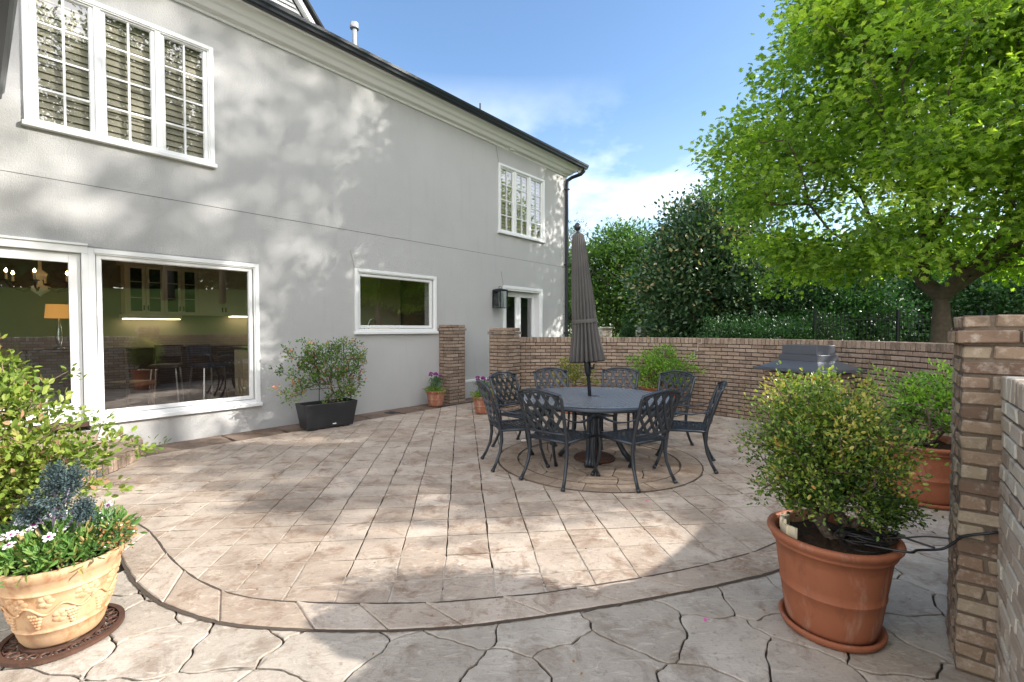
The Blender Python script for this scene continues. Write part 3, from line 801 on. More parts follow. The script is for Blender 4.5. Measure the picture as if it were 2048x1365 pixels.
# interior shell (rooms behind the glass)
m = MB(); D = 3.3; zf, zc = .30, 3.04
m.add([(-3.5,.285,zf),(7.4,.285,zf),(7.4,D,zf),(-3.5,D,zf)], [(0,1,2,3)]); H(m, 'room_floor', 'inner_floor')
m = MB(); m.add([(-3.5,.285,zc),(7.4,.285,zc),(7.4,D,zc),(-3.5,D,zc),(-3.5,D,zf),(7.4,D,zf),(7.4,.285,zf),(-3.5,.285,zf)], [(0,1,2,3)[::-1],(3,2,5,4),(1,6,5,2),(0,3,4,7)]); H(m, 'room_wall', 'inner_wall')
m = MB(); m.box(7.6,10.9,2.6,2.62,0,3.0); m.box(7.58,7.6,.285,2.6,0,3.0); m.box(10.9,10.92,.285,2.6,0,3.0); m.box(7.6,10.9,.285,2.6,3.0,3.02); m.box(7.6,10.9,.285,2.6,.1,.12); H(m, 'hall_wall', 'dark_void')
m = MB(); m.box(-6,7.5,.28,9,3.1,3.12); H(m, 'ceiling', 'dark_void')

# porch eave crossing the top left corner
pr = empty('porch_roof', FO, FR, 'dark grey porch eave and gutter jutting out at the upper left', 'porch roof')
m = MB(); m.extr([(.14,4.10),(.14,3.985),(.16,3.965),(.235,3.965),(.262,3.985),(.265,4.03),(.285,4.06),(.29,4.11),(.27,4.115)], (lambda t, z, k: (t, (-.115, -4.6)[k], z), 2)); m.build('gutter', MT['black_metal'], pr)
m = MB(); m.box(-2.8, .135, -4.55, -.12, 3.99, 4.02); m.build('soffit', MT['grey_soffit'], pr)
m = MB(); m.box(.06, .137, -4.55, -.12, 4.022, 4.16); m.build('fascia', MT['grey_soffit'], pr)
m = MB(); m.add([(.2,-4.6,4.17),(.2,-.01,4.17),(-3,-.01,5.3),(-3,-4.6,5.3)], [(0,1,2,3)]); m.build('roof', MT['dark_shingle'], pr)
m = MB(); m.box(-2.7, -2.5, -4.5, -4.3, .0, 3.985); m.build('post', MT['white_trim'], pr)

# ------------------------------------------------------------------ kitchen things seen through the glass
def hobj(name, loc, label, cat, group=None, rz=0):
    p = Matrix.Rotation(FR, 4, 'Z') @ Vector(loc)
    return empty(name, FO+p, FR+rz, label, cat, group)
k = hobj('wall_cabinet', (0, D, 0), 'cream kitchen wall cabinets with four dark glass doors behind the picture window', 'cabinet')
m = MB(); m.box(1.78, 4.9, -.34, -.01, 1.79, 2.66); m.box(1.72, 4.96, -.38, -.01, 2.662, 2.76); m.build('carcass', MT['cabinet'], k)
x = 1.80
for i, wd in enumerate((.27, .27, .27, .27, .44, .44, .5, .5)):
    gls = i < 4
    m = MB()
    if gls: frame_boxes(m, x+.008, x+wd-.008, 1.80, 2.65, .045, -.362, -.342); m.box(x+.05, x+wd-.05, -.36, -.344, 2.08, 2.092); m.box(x+.05, x+wd-.05, -.36, -.344, 2.36, 2.372)
    else: frame_boxes(m, x+.008, x+wd-.008, 1.80, 2.65, .055, -.362, -.342); m.box(x+.063, x+wd-.063, -.352, -.342, 1.86, 2.59)
    dr = m.build('door', MT['cabinet'], k)
    if gls: m = MB(); m.box(x+.05, x+wd-.05, -.351, -.343, 1.84, 2.61); m.build('glass', MT['counter'], dr)
    m = MB(); hx = x+wd-.03 if i % 2 == 0 else x+.03; m.box(hx-.008, hx+.008, -.385, -.363, 1.86, 1.95); m.build('handle', MT['black_metal'], dr)
    x += wd
m = MB(); m.box(1.78, 2.6, -.3, -.06, 1.70, 1.715); m.build('strip_light', MT['strip_light'], k); m = MB(); m.box(3.5, 4.8, -.3, -.06, 1.77, 1.782); m.build('strip_light', MT['strip_light'], k)
m = MB(); m.box(1.74, 2.62, -.33, -.02, 1.717, 1.787); m.build('valance', MT['cabinet'], k)
k = hobj('base_cabinet', (0, D, 0), 'dark topped kitchen base cabinets along the back of the room', 'cabinet')
m = MB(); m.box(1.4, 6.6, -.6, -.01, .31, 1.16); m.build('carcass', MT['dark_wood'], k)
m = MB(); m.box(1.36, 6.64, -.64, -.01, 1.162, 1.2); m.build('counter', MT['counter'], k)
k = hobj('kitchen_island', (3.75, 1.7, .3), 'pale kitchen island with a dark top at the right of the picture window', 'island')
m = MB(); m.box(-.55, .7, -.35, .35, .0, .86); frame_boxes(m, -.5, .1, .08, .8, .05, -.365, -.352); m.build('carcass', MT['cabinet'], k)
m = MB(); m.box(-.6, .75, -.4, .4, .862, .90); m.build('counter', MT['counter'], k)
def stool(x, y, rz, label, cush):
    k = hobj('bar_stool', (x, y, .3), label, 'stool', 'stools in the kitchen', rz)
    for a in (-1, 1):
        for b in (-1, 1): m = MB(); m.tube([(a*.2,b*.2,0),(a*.16,b*.16,.6)], .016, 6); m.build('leg', MT['steel'], k)
    m = MB(); m.box(-.2,.2,-.2,.2,.6,.66); m.build('seat', MT[cush], k, bev=.02)
    m = MB(); m.tube([(-.18,.19,.62),(-.19,.23,.95),(.19,.23,.95),(.18,.19,.62)], .018, 6); m.box(-.17,.17,.2,.23,.78,.94); m.build('backrest', MT[cush], k)
stool(2.55, 1.3, .3, 'metal legged stool with a dark blue seat inside the picture window', 'denim')
stool(2.05, 1.6, -.4, 'metal legged stool with a dark brown seat inside the picture window', 'dark_wood')
k = hobj('side_chair', (1.45, .95, .3), 'dark wooden chair just inside the picture window', 'chair', None, 2.2)
for a in (-1, 1):
    for b in (-1, 1): m = MB(); m.tube([(a*.2,b*.2,0),(a*.19,b*.19,.42)], .02, 6); m.build('leg', MT['dark_wood'], k)
m = MB(); m.box(-.23,.23,-.23,.23,.42,.48); m.build('seat', MT['dark_wood'], k, bev=.015)
m = MB(); m.tube([(-.2,.2,.45),(-.21,.26,.95),(.21,.26,.95),(.2,.2,.45)], .02, 6); m.box(-.18,.18,.22,.25,.6,.93); m.build('backrest', MT['dark_wood'], k)
# chandelier and lamp behind the door
k = hobj('chandelier', (.62, 1.35, 2.12), 'bronze chandelier with glowing candle bulbs behind the left door glass', 'chandelier')
m = MB(); m.lathe([(0,-.16),(.03,-.13),(.09,-.08),(.10,-.03),(.03,0),(.02,.06),(.06,.1),(.075,.15),(.02,.2),(.012,.8)], 16); m.build('body', MT['cabinet'], k, True)
for q in range(6):
    a = q*PI/3+.3; cx, cy = math.cos(a), math.sin(a)
    m = MB(); m.tube([(cx*.05,cy*.05,-.02),(cx*.18,cy*.18,-.09),(cx*.3,cy*.3,-.05),(cx*.33,cy*.33,.02)], .012, 6); m.lathe([(0,.02),(.045,.03),(.05,.04),(.0,.035)], 10, (cx*.33,cy*.33,0)); m.build('arm', MT['iron_rust'], k)
    m = MB(); m.tube([(cx*.33,cy*.33,.04),(cx*.33,cy*.33,.13)], .013, 8); m.build('candle', MT['cabinet'], k)
    m = MB(); m.lathe([(0,0),(.014,.012),(.016,.025),(.006,.05),(0,.06)], 8, (cx*.33,cy*.33,.13)); m.build('bulb', MT['candle_glow'], k)
k = hobj('table_lamp', (.93, 2.9, 1.2), 'small table lamp with a glowing orange shade behind the left door glass', 'lamp')
m = MB(); m.lathe([(.17,.5),(.15,.72)], 24); m.build('lamp_shade', MT['shade_glow'], k, True)
m = MB(); m.lathe([(0,0),(.08,0),(.08,.02),(.02,.05),(.05,.2),(.03,.35),(.01,.5)], 14); m.build('stem', MT['steel'], k, True)
k = hobj('side_table', (.93, 2.9, .3), 'dark side table under the small lamp', 'table')
m = MB(); m.box(-.4,.4,-.25,.25,.86,.9); m.build('table_top', MT['dark_wood'], k)
for a in (-1,1):
    for b in (-1,1): m = MB(); m.box(a*.36-.02,a*.36+.02,b*.21-.02,b*.21+.02,0,.858); m.build('leg', MT['dark_wood'], k)
# tap in the small window, range hood grille
k = hobj('kitchen_tap', (5.0, .42, 1.36), 'curved steel kitchen tap behind the small window', 'tap')
m = MB(); m.tube([(0,0,0),(0,0,.28),(.03,0,.34),(.09,0,.36),(.14,0,.33),(.15,0,.27)], .012, 8); m.build('spout', MT['steel'], k, True)
m = MB(); m.tube([(-.12,0,0),(-.12,0,.14),(-.07,0,.2)], .008, 8); m.build('lever', MT['steel'], k, True)
k = hobj('sink_counter', (5.4, .3, .3), 'dark counter below the small window', 'counter')
m = MB(); m.box(-1.1,1.1,0,.62,0,1.02); m.build('carcass', MT['cabinet'], k); m = MB(); m.box(-1.12,1.12,0,.65,1.022,1.06); m.build('top', MT['counter'], k)
k = hobj('pantry_cabinet', (6.6, D-.02, .3), 'tall cream cabinet seen through the small window', 'cabinet')
m = MB(); m.box(-.45,.75,-.6,0,0,2.6); m.build('carcass', MT['cabinet'], k)
for a, b in ((-.44,.14),(.16,.74)): m = MB(); frame_boxes(m, a, b, 1.3, 2.5, .06, -.622, -.602); m.build('door', MT['cabinet'], k)
m = MB(); m.box(-.2,.6,-.63,-.61,1.18,1.19); m.build('strip_light', MT['strip_light'], k)

# wall lantern
k = empty('wall_lantern', FO+Matrix.Rotation(FR,4,'Z') @ Vector((8.1,-.0,2.02)), FR, 'black metal and glass lantern on the stucco beside the far door', 'lantern')
m = MB(); m.box(-.09,.09,-.03,-.001,.05,.42); m.tube([(0,-.03,.36),(0,-.1,.36)], .015, 8); m.build('back_plate', MT['black_metal'], k)
m = MB(); m.add([(-.13,-.29,.38),(.13,-.29,.38),(.13,-.04,.38),(-.13,-.04,.38),(-.13,-.29,.42),(.13,-.29,.42),(.13,-.04,.42),(-.13,-.04,.42),(-.04,-.2,.45),(.04,-.2,.45),(.04,-.13,.45),(-.04,-.13,.45)], [(0,3,2,1),(0,1,5,4),(1,2,6,5),(2,3,7,6),(3,0,4,7),(4,5,9,8),(5,6,10,9),(6,7,11,10),(7,4,8,11),(8,9,10,11)])
m.tube([(-.04,-.165,.45),(-.04,-.165,.49),(.04,-.165,.49),(.04,-.165,.45)], .007, 6); m.build('cap', MT['black_metal'], k)
m = MB()
for a, b in ((-.12,-.28),(.12,-.28),(.12,-.05),(-.12,-.05)): m.box(a-.009,a+.009,b-.009,b+.009,0,.38)
m.box(-.129,.129,-.289,-.041,-.012,.004); m.build('frame', MT['black_metal'], k)
m = MB(); m.box(-.114,.114,-.274,-.056,.01,.37); m.build('glass', MT['lantern_glass'], k)
m = MB(); m.tube([(0,-.165,.005),(0,-.165,.14)], .016, 8); m.build('candle', MT['white_trim'], k)
# security light at the corner under the crown
k = empty('security_light', FO+Matrix.Rotation(FR,4,'Z') @ Vector((11.36,-.22,5.93)), FR, 'small white twin security light under the far corner of the eave', 'light')
m = MB(); m.tube([(0,0,.12),(0,0,.04)], .05, 12); m.build('base', MT['white_trim'], k)
for a in (-1,1): m = MB(); m.lathe([(0,-.05),(.035,-.045),(.045,.0),(.02,.05),(0,.05)], 14, (a*.06,-.03,0)); m.build('bulb', MT['white_trim'], k, True)
k = empty('wall_hook', FO+Matrix.Rotation(FR,4,'Z') @ Vector((8.6,-.02,5.83)), FR, 'tiny white cup bracket under the eave above the far upper window', 'bracket')
m = MB(); m.box(-.05,.07,-.06,.0,0,.03); m.box(.05,.09,-.07,-.01,0,.06); m.build('bracket', MT['white_trim'], k)

# ------------------------------------------------------------------ foliage tools
OVAL = (np.array([(0,0,0),(-.26,.3,.06),(-.22,.72,.05),(0,1,-.04),(.22,.72,.05),(.26,.3,.06)]), np.array([(0,3,2,1),(0,5,4,3)]))
LANCE = (np.array([(0,0,0),(-.13,.3,.04),(-.11,.7,.0),(0,1,-.12),(.11,.7,.0),(.13,.3,.04)]), np.array([(0,3,2,1),(0,5,4,3)]))
MAPLE = (np.array([(0,0,0),(-.30,.08,-.02),(-.22,.26,.02),(-.55,.42,-.10),(-.26,.52,.03),(-.28,.78,-.03),(-.1,.66,.03),(0,1.0,-.12),(.1,.66,.03),(.28,.78,-.03),(.26,.52,.03),(.55,.42,-.10),(.22,.26,.02),(.30,.08,-.02)]),
         np.array([(0,1,2,3,4,5,6,7),(0,7,8,9,10,11,12,13)]))
def unit(a): return a/(np.linalg.norm(a, axis=1, keepdims=True)+1e-9)
def leafmesh(name, P, A, Nv, size, tmpl, mat, parent, rnd):
    T, F = tmpl
    A = unit(A); B = unit(np.cross(A, Nv)); Nn_ = np.cross(B, A)
    k = len(T); n = len(P)
    V = P[:,None,:]+size[:,None,None]*(T[None,:,0,None]*B[:,None,:]+T[None,:,1,None]*A[:,None,:]+T[None,:,2,None]*Nn_[:,None,:])
    Fa = (F[None]+(np.arange(n)*k)[:,None,None]).reshape(-1, F.shape[1])
    return np_mesh(name, V.reshape(-1,3), Fa, MT[mat] if isinstance(mat, str) else mat, parent, np.repeat(rnd, k))
def cluster_leaves(rg, cl, rc, per, flat=.6, out=None, droop=.2, size=(.03,.05), upbias=1.0, cvar=.25, centre=None):
    """leaves scattered round cluster centres; each cluster leans a little in tone"""
    n = len(cl); P = np.repeat(cl, per, 0); rc_ = np.repeat(np.broadcast_to(rc, (n,)), per)[:,None]
    off = rg.normal(0, 1, P.shape)*np.array((1,1,flat))*.5
    P = P+off*rc_
    ctr = cl.mean(0) if centre is None else np.asarray(centre)
    od = unit(P-ctr)
    A = od*.6+unit(off+1e-6)*.7+rg.normal(0,.5,P.shape)+np.array((0,0,-droop))
    Nv = np.array((0,0,1.0))*upbias+od*.35+rg.normal(0,.55,P.shape)
    sz = rg.uniform(size[0], size[1], len(P))
    tone = np.repeat(rg.normal(0, cvar, n), per)
    rnd = np.clip(.5+tone+rg.normal(0,.18,len(P)), 0, 1)
    return P, A, Nv, sz, rnd
def grow(rg, pts, root, step=.3, share=.45, lift=.12, r0=.006, powr=.5, rmax=.3, wob=.06, extra=None):
    """skeleton joining every point to the root; returns segments with radii"""
    nodes = [np.array(root, float)]; par = [-1]; plen = [0.0]
    if extra:
        for q in extra: nodes.append(np.array(q, float)); par.append(len(nodes)-2); plen.append(plen[-1]+np.linalg.norm(nodes[-1]-nodes[-2]))
    fk = nodes[-1]
    order = np.argsort(np.linalg.norm(pts-fk, axis=1)); tips = []
    for i in order:
        c = pts[i]; N = np.array(nodes[len(extra) if extra else 0:]); base = len(extra) if extra else 0
        d = np.linalg.norm(N-c, axis=1)+share*np.array(plen[base:])
        # do not let branches run steeply downwards
        d = d+np.maximum(0, (N[:,2]-c[2]))*.5
        b = int(np.argmin(d))+base; p = nodes[b]; L = np.linalg.norm(c-p); k = max(1, int(L/step))
        last = b
        for j in range(1, k+1):
            f = j/k; q = p+(c-p)*f
            q = q+np.array((0,0,1.))*(-lift*L*math.sin(f*PI)*.5 if c[2] > p[2] else lift*L*math.sin(f*PI)*.5)
            if j < k: q = q+rg.normal(0, wob*step*2, 3)
            nodes.append(q); par.append(last); plen.append(plen[last]+L/k); last = len(nodes)-1
        tips.append(last)
    cnt = np.zeros(len(nodes)); cnt[tips] = 1
    for i in range(len(nodes)-1, 0, -1): cnt[par[i]] += cnt[i]
    rad = np.minimum(rmax, r0*np.maximum(cnt, 1)**powr)
    return np.array(nodes), par, rad
def skeleton(nodes, par, rad, n=5):
    mb = MB()
    nodes_ = [Vector(p) for p in nodes]
    for i in range(1, len(nodes_)):
        p, q = nodes_[par[i]], nodes_[i]
        if (q-p).length < 1e-4: continue
        mb.tube([p, q+(q-p)*.06], [min(rad[par[i]], rad[i]*1.35), rad[i]], n, cap=False)
    return mb

# ------------------------------------------------------------------ brick walls, piers, steps
R1 = 3.93
def arc(r, a0, a1, n): return [(CT[0]+r*math.cos(R(a0+(a1-a0)*i/n)), CT[1]+r*math.sin(R(a0+(a1-a0)*i/n))) for i in range(n+1)]
gw = empty('garden_wall', (CT[0], CT[1], 0), 0, 'long curved brown brick wall round the patio behind the dining table', 'wall')
gw_off = Matrix.Translation((-CT[0], -CT[1], 0))
def W(o): o.location = (-CT[0], -CT[1], 0); return o
P = arc(R1, 104, -66, 120)
NCW = 19; hh = 1.262/NCW
mb = MB(); brick_path(mb, P, .25, 0, NCW, hh, .206, .0018, .0145); W(mb.build('brickwork', MT['brick'], gw))
mb = MB(); core_path(mb, P, .25, -.02, 1.262, .009); W(mb.build('mortar', MT['mortar'], gw))
mb = MB(); seg = math.radians(170)*R1; nn_ = int(seg/.071)
for i in range(nn_):
    a = R(104-170*(i+.5)/nn_); rx, ry = math.cos(a), math.sin(a); mb.cr = random.random()
    mb.cbox((CT[0]+R1*rx, CT[1]+R1*ry, 1.263+.051), (rx*.131, ry*.131, 0), (-ry*.031, rx*.031, 0), (0, 0, .049), .004, .0018)
W(mb.build('coping', MT['brick'], gw))
mb = MB(); core_path(mb, P, .262, 1.262, 1.356, .010); W(mb.build('coping_mortar', MT['mortar'], gw))
mb, cr_ = MB(), MB()
Uv, Nv2 = (U.x, U.y), (NN.x, NN.y)
o_ = fac(6.45, 1.38).xy
brick_block(mb, cr_, o_, Uv, Nv2, .42, .42, 0, 21)
brick_block(mb, cr_, o_, Uv, Nv2, .42, .42, 21*BH, 1, grow=.022)
brick_block(mb, cr_, o_, Uv, Nv2, .42, .42, 22*BH, 1)
pp = W(mb.build('pier', MT['brick'], gw)); pq = W(cr_.build('pier_mortar', MT['mortar'], gw))
mb = MB()
pts_ = [(1403,1.345),(1403,1.27),(1396,1.265),(1396,1.13),(1389,1.125),(1389,.99),(1380,.985),(1380,.80)]
def on_wall(px):
    k_ = (px-1024)/940*1.0; A_, B_, C_ = k_*k_+1, -2*(k_*CT[0]+CT[1]), CT[0]**2+CT[1]**2-(R1-.128)**2
    Y_ = (-B_+math.sqrt(B_*B_-4*A_*C_))/(2*A_); return k_*Y_, Y_
mb.tube([(*on_wall(a), z) for a, z in pts_], [.012,.016,.012,.016,.011,.014,.012,.006], 6, flat=.5)
W(mb.build('mortar_patch', MT['pale_stone'], gw))
gp = empty('brick_pier', fac(6.38, 0), 0, 'square brown brick pier standing against the stucco house wall', 'pier')
mb, cr_ = MB(), MB(); o_ = fac(6.38, .005).xy
for z0, nc, gr in ((0, 22, 0), (22*.0675, 1, .02), (23*.0675, 1, 0)): brick_block(mb, cr_, o_, Uv, Nv2, .44, .335, z0, nc, grow=gr if gr else 0)
for o, nm in ((mb, 'brickwork'), (cr_, 'mortar')):
    q = o.build(nm, MT['brick' if nm == 'brickwork' else 'mortar'], gp); q.location = -Vector(fac(6.38, 0))
# near pier and near wall
g1 = empty('entry_wall', (2.1, 2.0, 0), 0, 'close rough brick pier with lower pale brick wall at the right edge', 'wall')
ex, ey = Vector((.78, -.626)), Vector((.62, .785)); ex.normalize(); ey = Vector((-ex.y, ex.x))
mb, cr_ = MB(), MB(); PO = Vector((1.985, 2.075)); bh = 1.594/24
def near_pier(mb, core, z0, nc, grow, start):
    for c in range(nc):
        oo = PO-ex*grow-ey*grow; W_ = .42+2*grow; D_ = .42+2*grow
        cc = c+start
        sides = [(oo, ex, ey, W_), (oo+ex*W_, ey, -ex, D_), (oo+ex*W_+ey*D_, -ex, -ey, W_), (oo+ey*D_, -ey, ex, D_)]
        for k_, (p, e, inn, Ls) in enumerate(sides):
            lens = [.098, .205, Ls-.303] if cc % 2 else [.205, Ls-.205]
            if k_ % 2: lens = [Ls/2, Ls/2]
            x = 0
            for q, L in enumerate(lens):
                a, b = x, x+L; x += L
                if k_ % 2: a, b = max(a, .1), min(b, Ls-.1)
                m = p+e*((a+b)/2)+inn*.049; mb.cr = random.random()
                hl = (b-a)/2-.006
                jz = random.uniform(-.0015, .0015)
                mb.cbox((m.x, m.y, z0+bh*(c+.5)+jz), (e.x*hl, e.y*hl, 0), (inn.x*.049, inn.y*.049, 0), (0, 0, bh/2-.0065), .0055, .0045)
    i = .009
    cs = [PO+ex*i+ey*i, PO+ex*(.42-i)+ey*i, PO+ex*(.42-i)+ey*(.42-i), PO+ex*i+ey*(.42-i)]
    core.prism([(p.x, p.y) for p in cs], z0-.004, z0+bh*nc-.006)
near_pier(mb, cr_, 0, 22, 0, 0); near_pier(mb, cr_, 22*bh, 1, .022, 0); near_pier(mb, cr_, 23*bh, 1, 0, 1)
def X(o, v=(2.1, 2.0, 0)): o.location = -Vector(v); return o
X(mb.build('pier', MT['brick_near'], g1)); X(cr_.build('pier_mortar', MT['mortar_near'], g1))
a = PO+ex*(.128+.13)-ey*.004; bpt = a-ey*3.4
P = [tuple(a), tuple(bpt)]
mb = MB(); nc = 18; h2 = 1.235/nc
brick_path(mb, P, .26, 0, nc, h2, .205, .0028, .011, .005); X(mb.build('brickwork', MT['brick_weathered'], g1))
mb = MB(); core_path(mb, P, .26, -.01, 1.235, .008); X(mb.build('mortar', MT['mortar_near'], g1))
mb = MB(); L = (bpt-a).length; x = 0
while x < L-.05:
    m = a-ey*(x+.034); mb.cr = random.random(); x += .071
    mb.cbox((m.x, m.y, 1.237+.049), (ex.x*.134, ex.y*.134, 0), (ey.x*.031, ey.y*.031, 0), (0, 0, .047), .005, .003)
X(mb.build('coping', MT['brick_weathered'], g1))
mb = MB(); core_path(mb, P, .268, 1.233, 1.324, .008); X(mb.build('coping_mortar', MT['mortar_near'], g1))
# wider wall behind the camera so the window reflections read
# steps
stp = empty('entry_steps', fac(-.2, 0), 0, 'curved brick edged steps below the left glass door', 'steps')
def step_tier(r, z0, z1, name):
    mb, mt, top = MB(), MB(), MB(); n_ = int(PI*r/.07)
    for i in range(n_):
        a = PI*(i+.5)/n_; c = fac(-.2+(r-.05)*math.cos(a), (r-.05)*math.sin(a)); d = (c-fac(-.2, 0)); d = Vector((d.x, d.y, 0)).normalized(); t = Vector((-d.y, d.x, 0))
        mb.cr = random.random()
        mb.cbox((c.x, c.y, (z0+z1)/2), d*.05, t*.0305, (0, 0, (z1-z0)/2-.004), .003, .0015)
    pr_ = [tuple(fac(-.2+(r-.008)*math.cos(PI*i/40), (r-.008)*math.sin(PI*i/40)).xy) for i in range(41)]
    mt.prism(pr_[::-1], z0-.02, z1-.012); 
    pr_ = [tuple(fac(-.2+(r-.105)*math.cos(PI*i/40), (r-.105)*math.sin(PI*i/40)).xy) for i in range(41)]
    top.prism(pr_[::-1], z1-.02, z1-.002)
    for q, nm, mm in ((mb, 'edging', 'brick'), (mt, 'core', 'mortar'), (top, 'tread', 'ring_stone')):
        o = q.build(nm, MT[mm], stp); o.location = -Vector(fac(-.2, 0))
step_tier(1.6, 0, .15, 'lower'); step_tier(1.18, .152, .30, 'upper')
# drain grate in the stone near the house
k = empty('drain_grate', fac(5.0, .33, .004), FR, 'small dark square drain grate set in the paving by the house', 'grate')
mb = MB(); frame_boxes_ = None
for i in range(7): mb.box(-.09+i*.026, -.076+i*.026, -.09, .09, -.004, .004)
mb.box(-.1,.09,-.1,-.09,-.004,.005); mb.box(-.1,.09,.09,.1,-.004,.005); mb.build('grate', MT['black_metal'], k)

# ------------------------------------------------------------------ dining set
ZT = .735; RT = .90; TC = (CT[0]-.03, CT[1], 0)
tb = empty('dining_table', TC, R(8), 'large round black cast metal dining table with woven lattice top', 'table')
# lattice top: polar cells with diamond holes
mb = MB(); vs = []; fs = []; q_ = .066
for i in range(-30, 31):
    for j in range(-30, 31):
        cx, cy = (i+j)*q_*.5, (i-j)*q_*.5          # diamonds
        if (i+j)*q_*.5 > .9 or math.hypot(cx, cy) > .835: continue
        if math.hypot(cx, cy) < .075: continue
        b = len(vs); h_ = q_*.5
        O = [(cx-h_, cy, ZT), (cx, cy-h_, ZT), (cx+h_, cy, ZT), (cx, cy+h_, ZT)]
        k_ = .64; I_ = [(cx-h_*k_, cy, ZT), (cx, cy-h_*k_, ZT), (cx+h_*k_, cy, ZT), (cx, cy+h_*k_, ZT)]
        vs += O+I_; fs += [(b, b+1, b+5, b+4), (b+1, b+2, b+6, b+5), (b+2, b+3, b+7, b+6), (b+3, b, b+4, b+7)]
mb.add(vs, fs)
mb.lathe([(.80, ZT+.0015), (.85, ZT+.0015)], 96); mb.lathe([(.03, ZT+.001), (.10, ZT+.001)], 32)
o = mb.build('lattice_top', MT['skylit_metal'], tb); sm = o.modifiers.new('s', 'SOLIDIFY'); sm.thickness = .004; sm.offset = -1
mb = MB(); mb.lathe([(RT-.06, ZT-.004),(RT-.055,ZT+.004),(RT-.03,ZT+.006),(RT-.008,ZT+.002),(RT,ZT-.008),(RT-.004,ZT-.02),(RT+.002,ZT-.028),(RT-.01,ZT-.04),(RT-.05,ZT-.04),(RT-.06,ZT-.02)], 96, closed=True)
mb.lathe([(.03,ZT-.01),(.03,ZT+.006),(.06,ZT+.006),(.066,ZT-.01)], 24); mb.build('rim', MT['cast_metal'], tb, True)
mb = MB()
for q in range(8):
    a = q*PI/4; e = Vector((math.cos(a), math.sin(a), 0)); mb.obox(e*.45+Vector((0,0,ZT-.025)), e*.40, Vector((-e.y,e.x,0))*.01, (0,0,.012))
mb.build('underframe', MT['cast_metal'], tb)
for q in range(4):
    a = PI/4+q*PI/2+.35; e = Vector((math.cos(a), math.sin(a), 0)); sd3 = Vector((-e.y, e.x, 0))
    mb = MB()
    for off in (-.034, 0, .034):
        pts = [(.30,.70),(.255,.62),(.235,.5),(.24,.36),(.275,.22),(.34,.1),(.41,.02)]
        mb.tube([e*r+sd3*off+Vector((0,0,z)) for r, z in pts], [.026,.024,.022,.022,.024,.026,.028], 8)
    mb.build('leg', MT['cast_metal'], tb, True)
mb = MB()
for z, r in ((.30,.24),(.52,.235)):
    for q in range(4):
        a = PI/4+q*PI/2+.35; b2 = a+PI/2
        mb.tube([(r*math.cos(a), r*math.sin(a), z), (.1*math.cos((a+b2)/2), .1*math.sin((a+b2)/2), z), (r*math.cos(b2), r*math.sin(b2), z)], .011, 6)
mb.build('brace', MT['cast_metal'], tb)

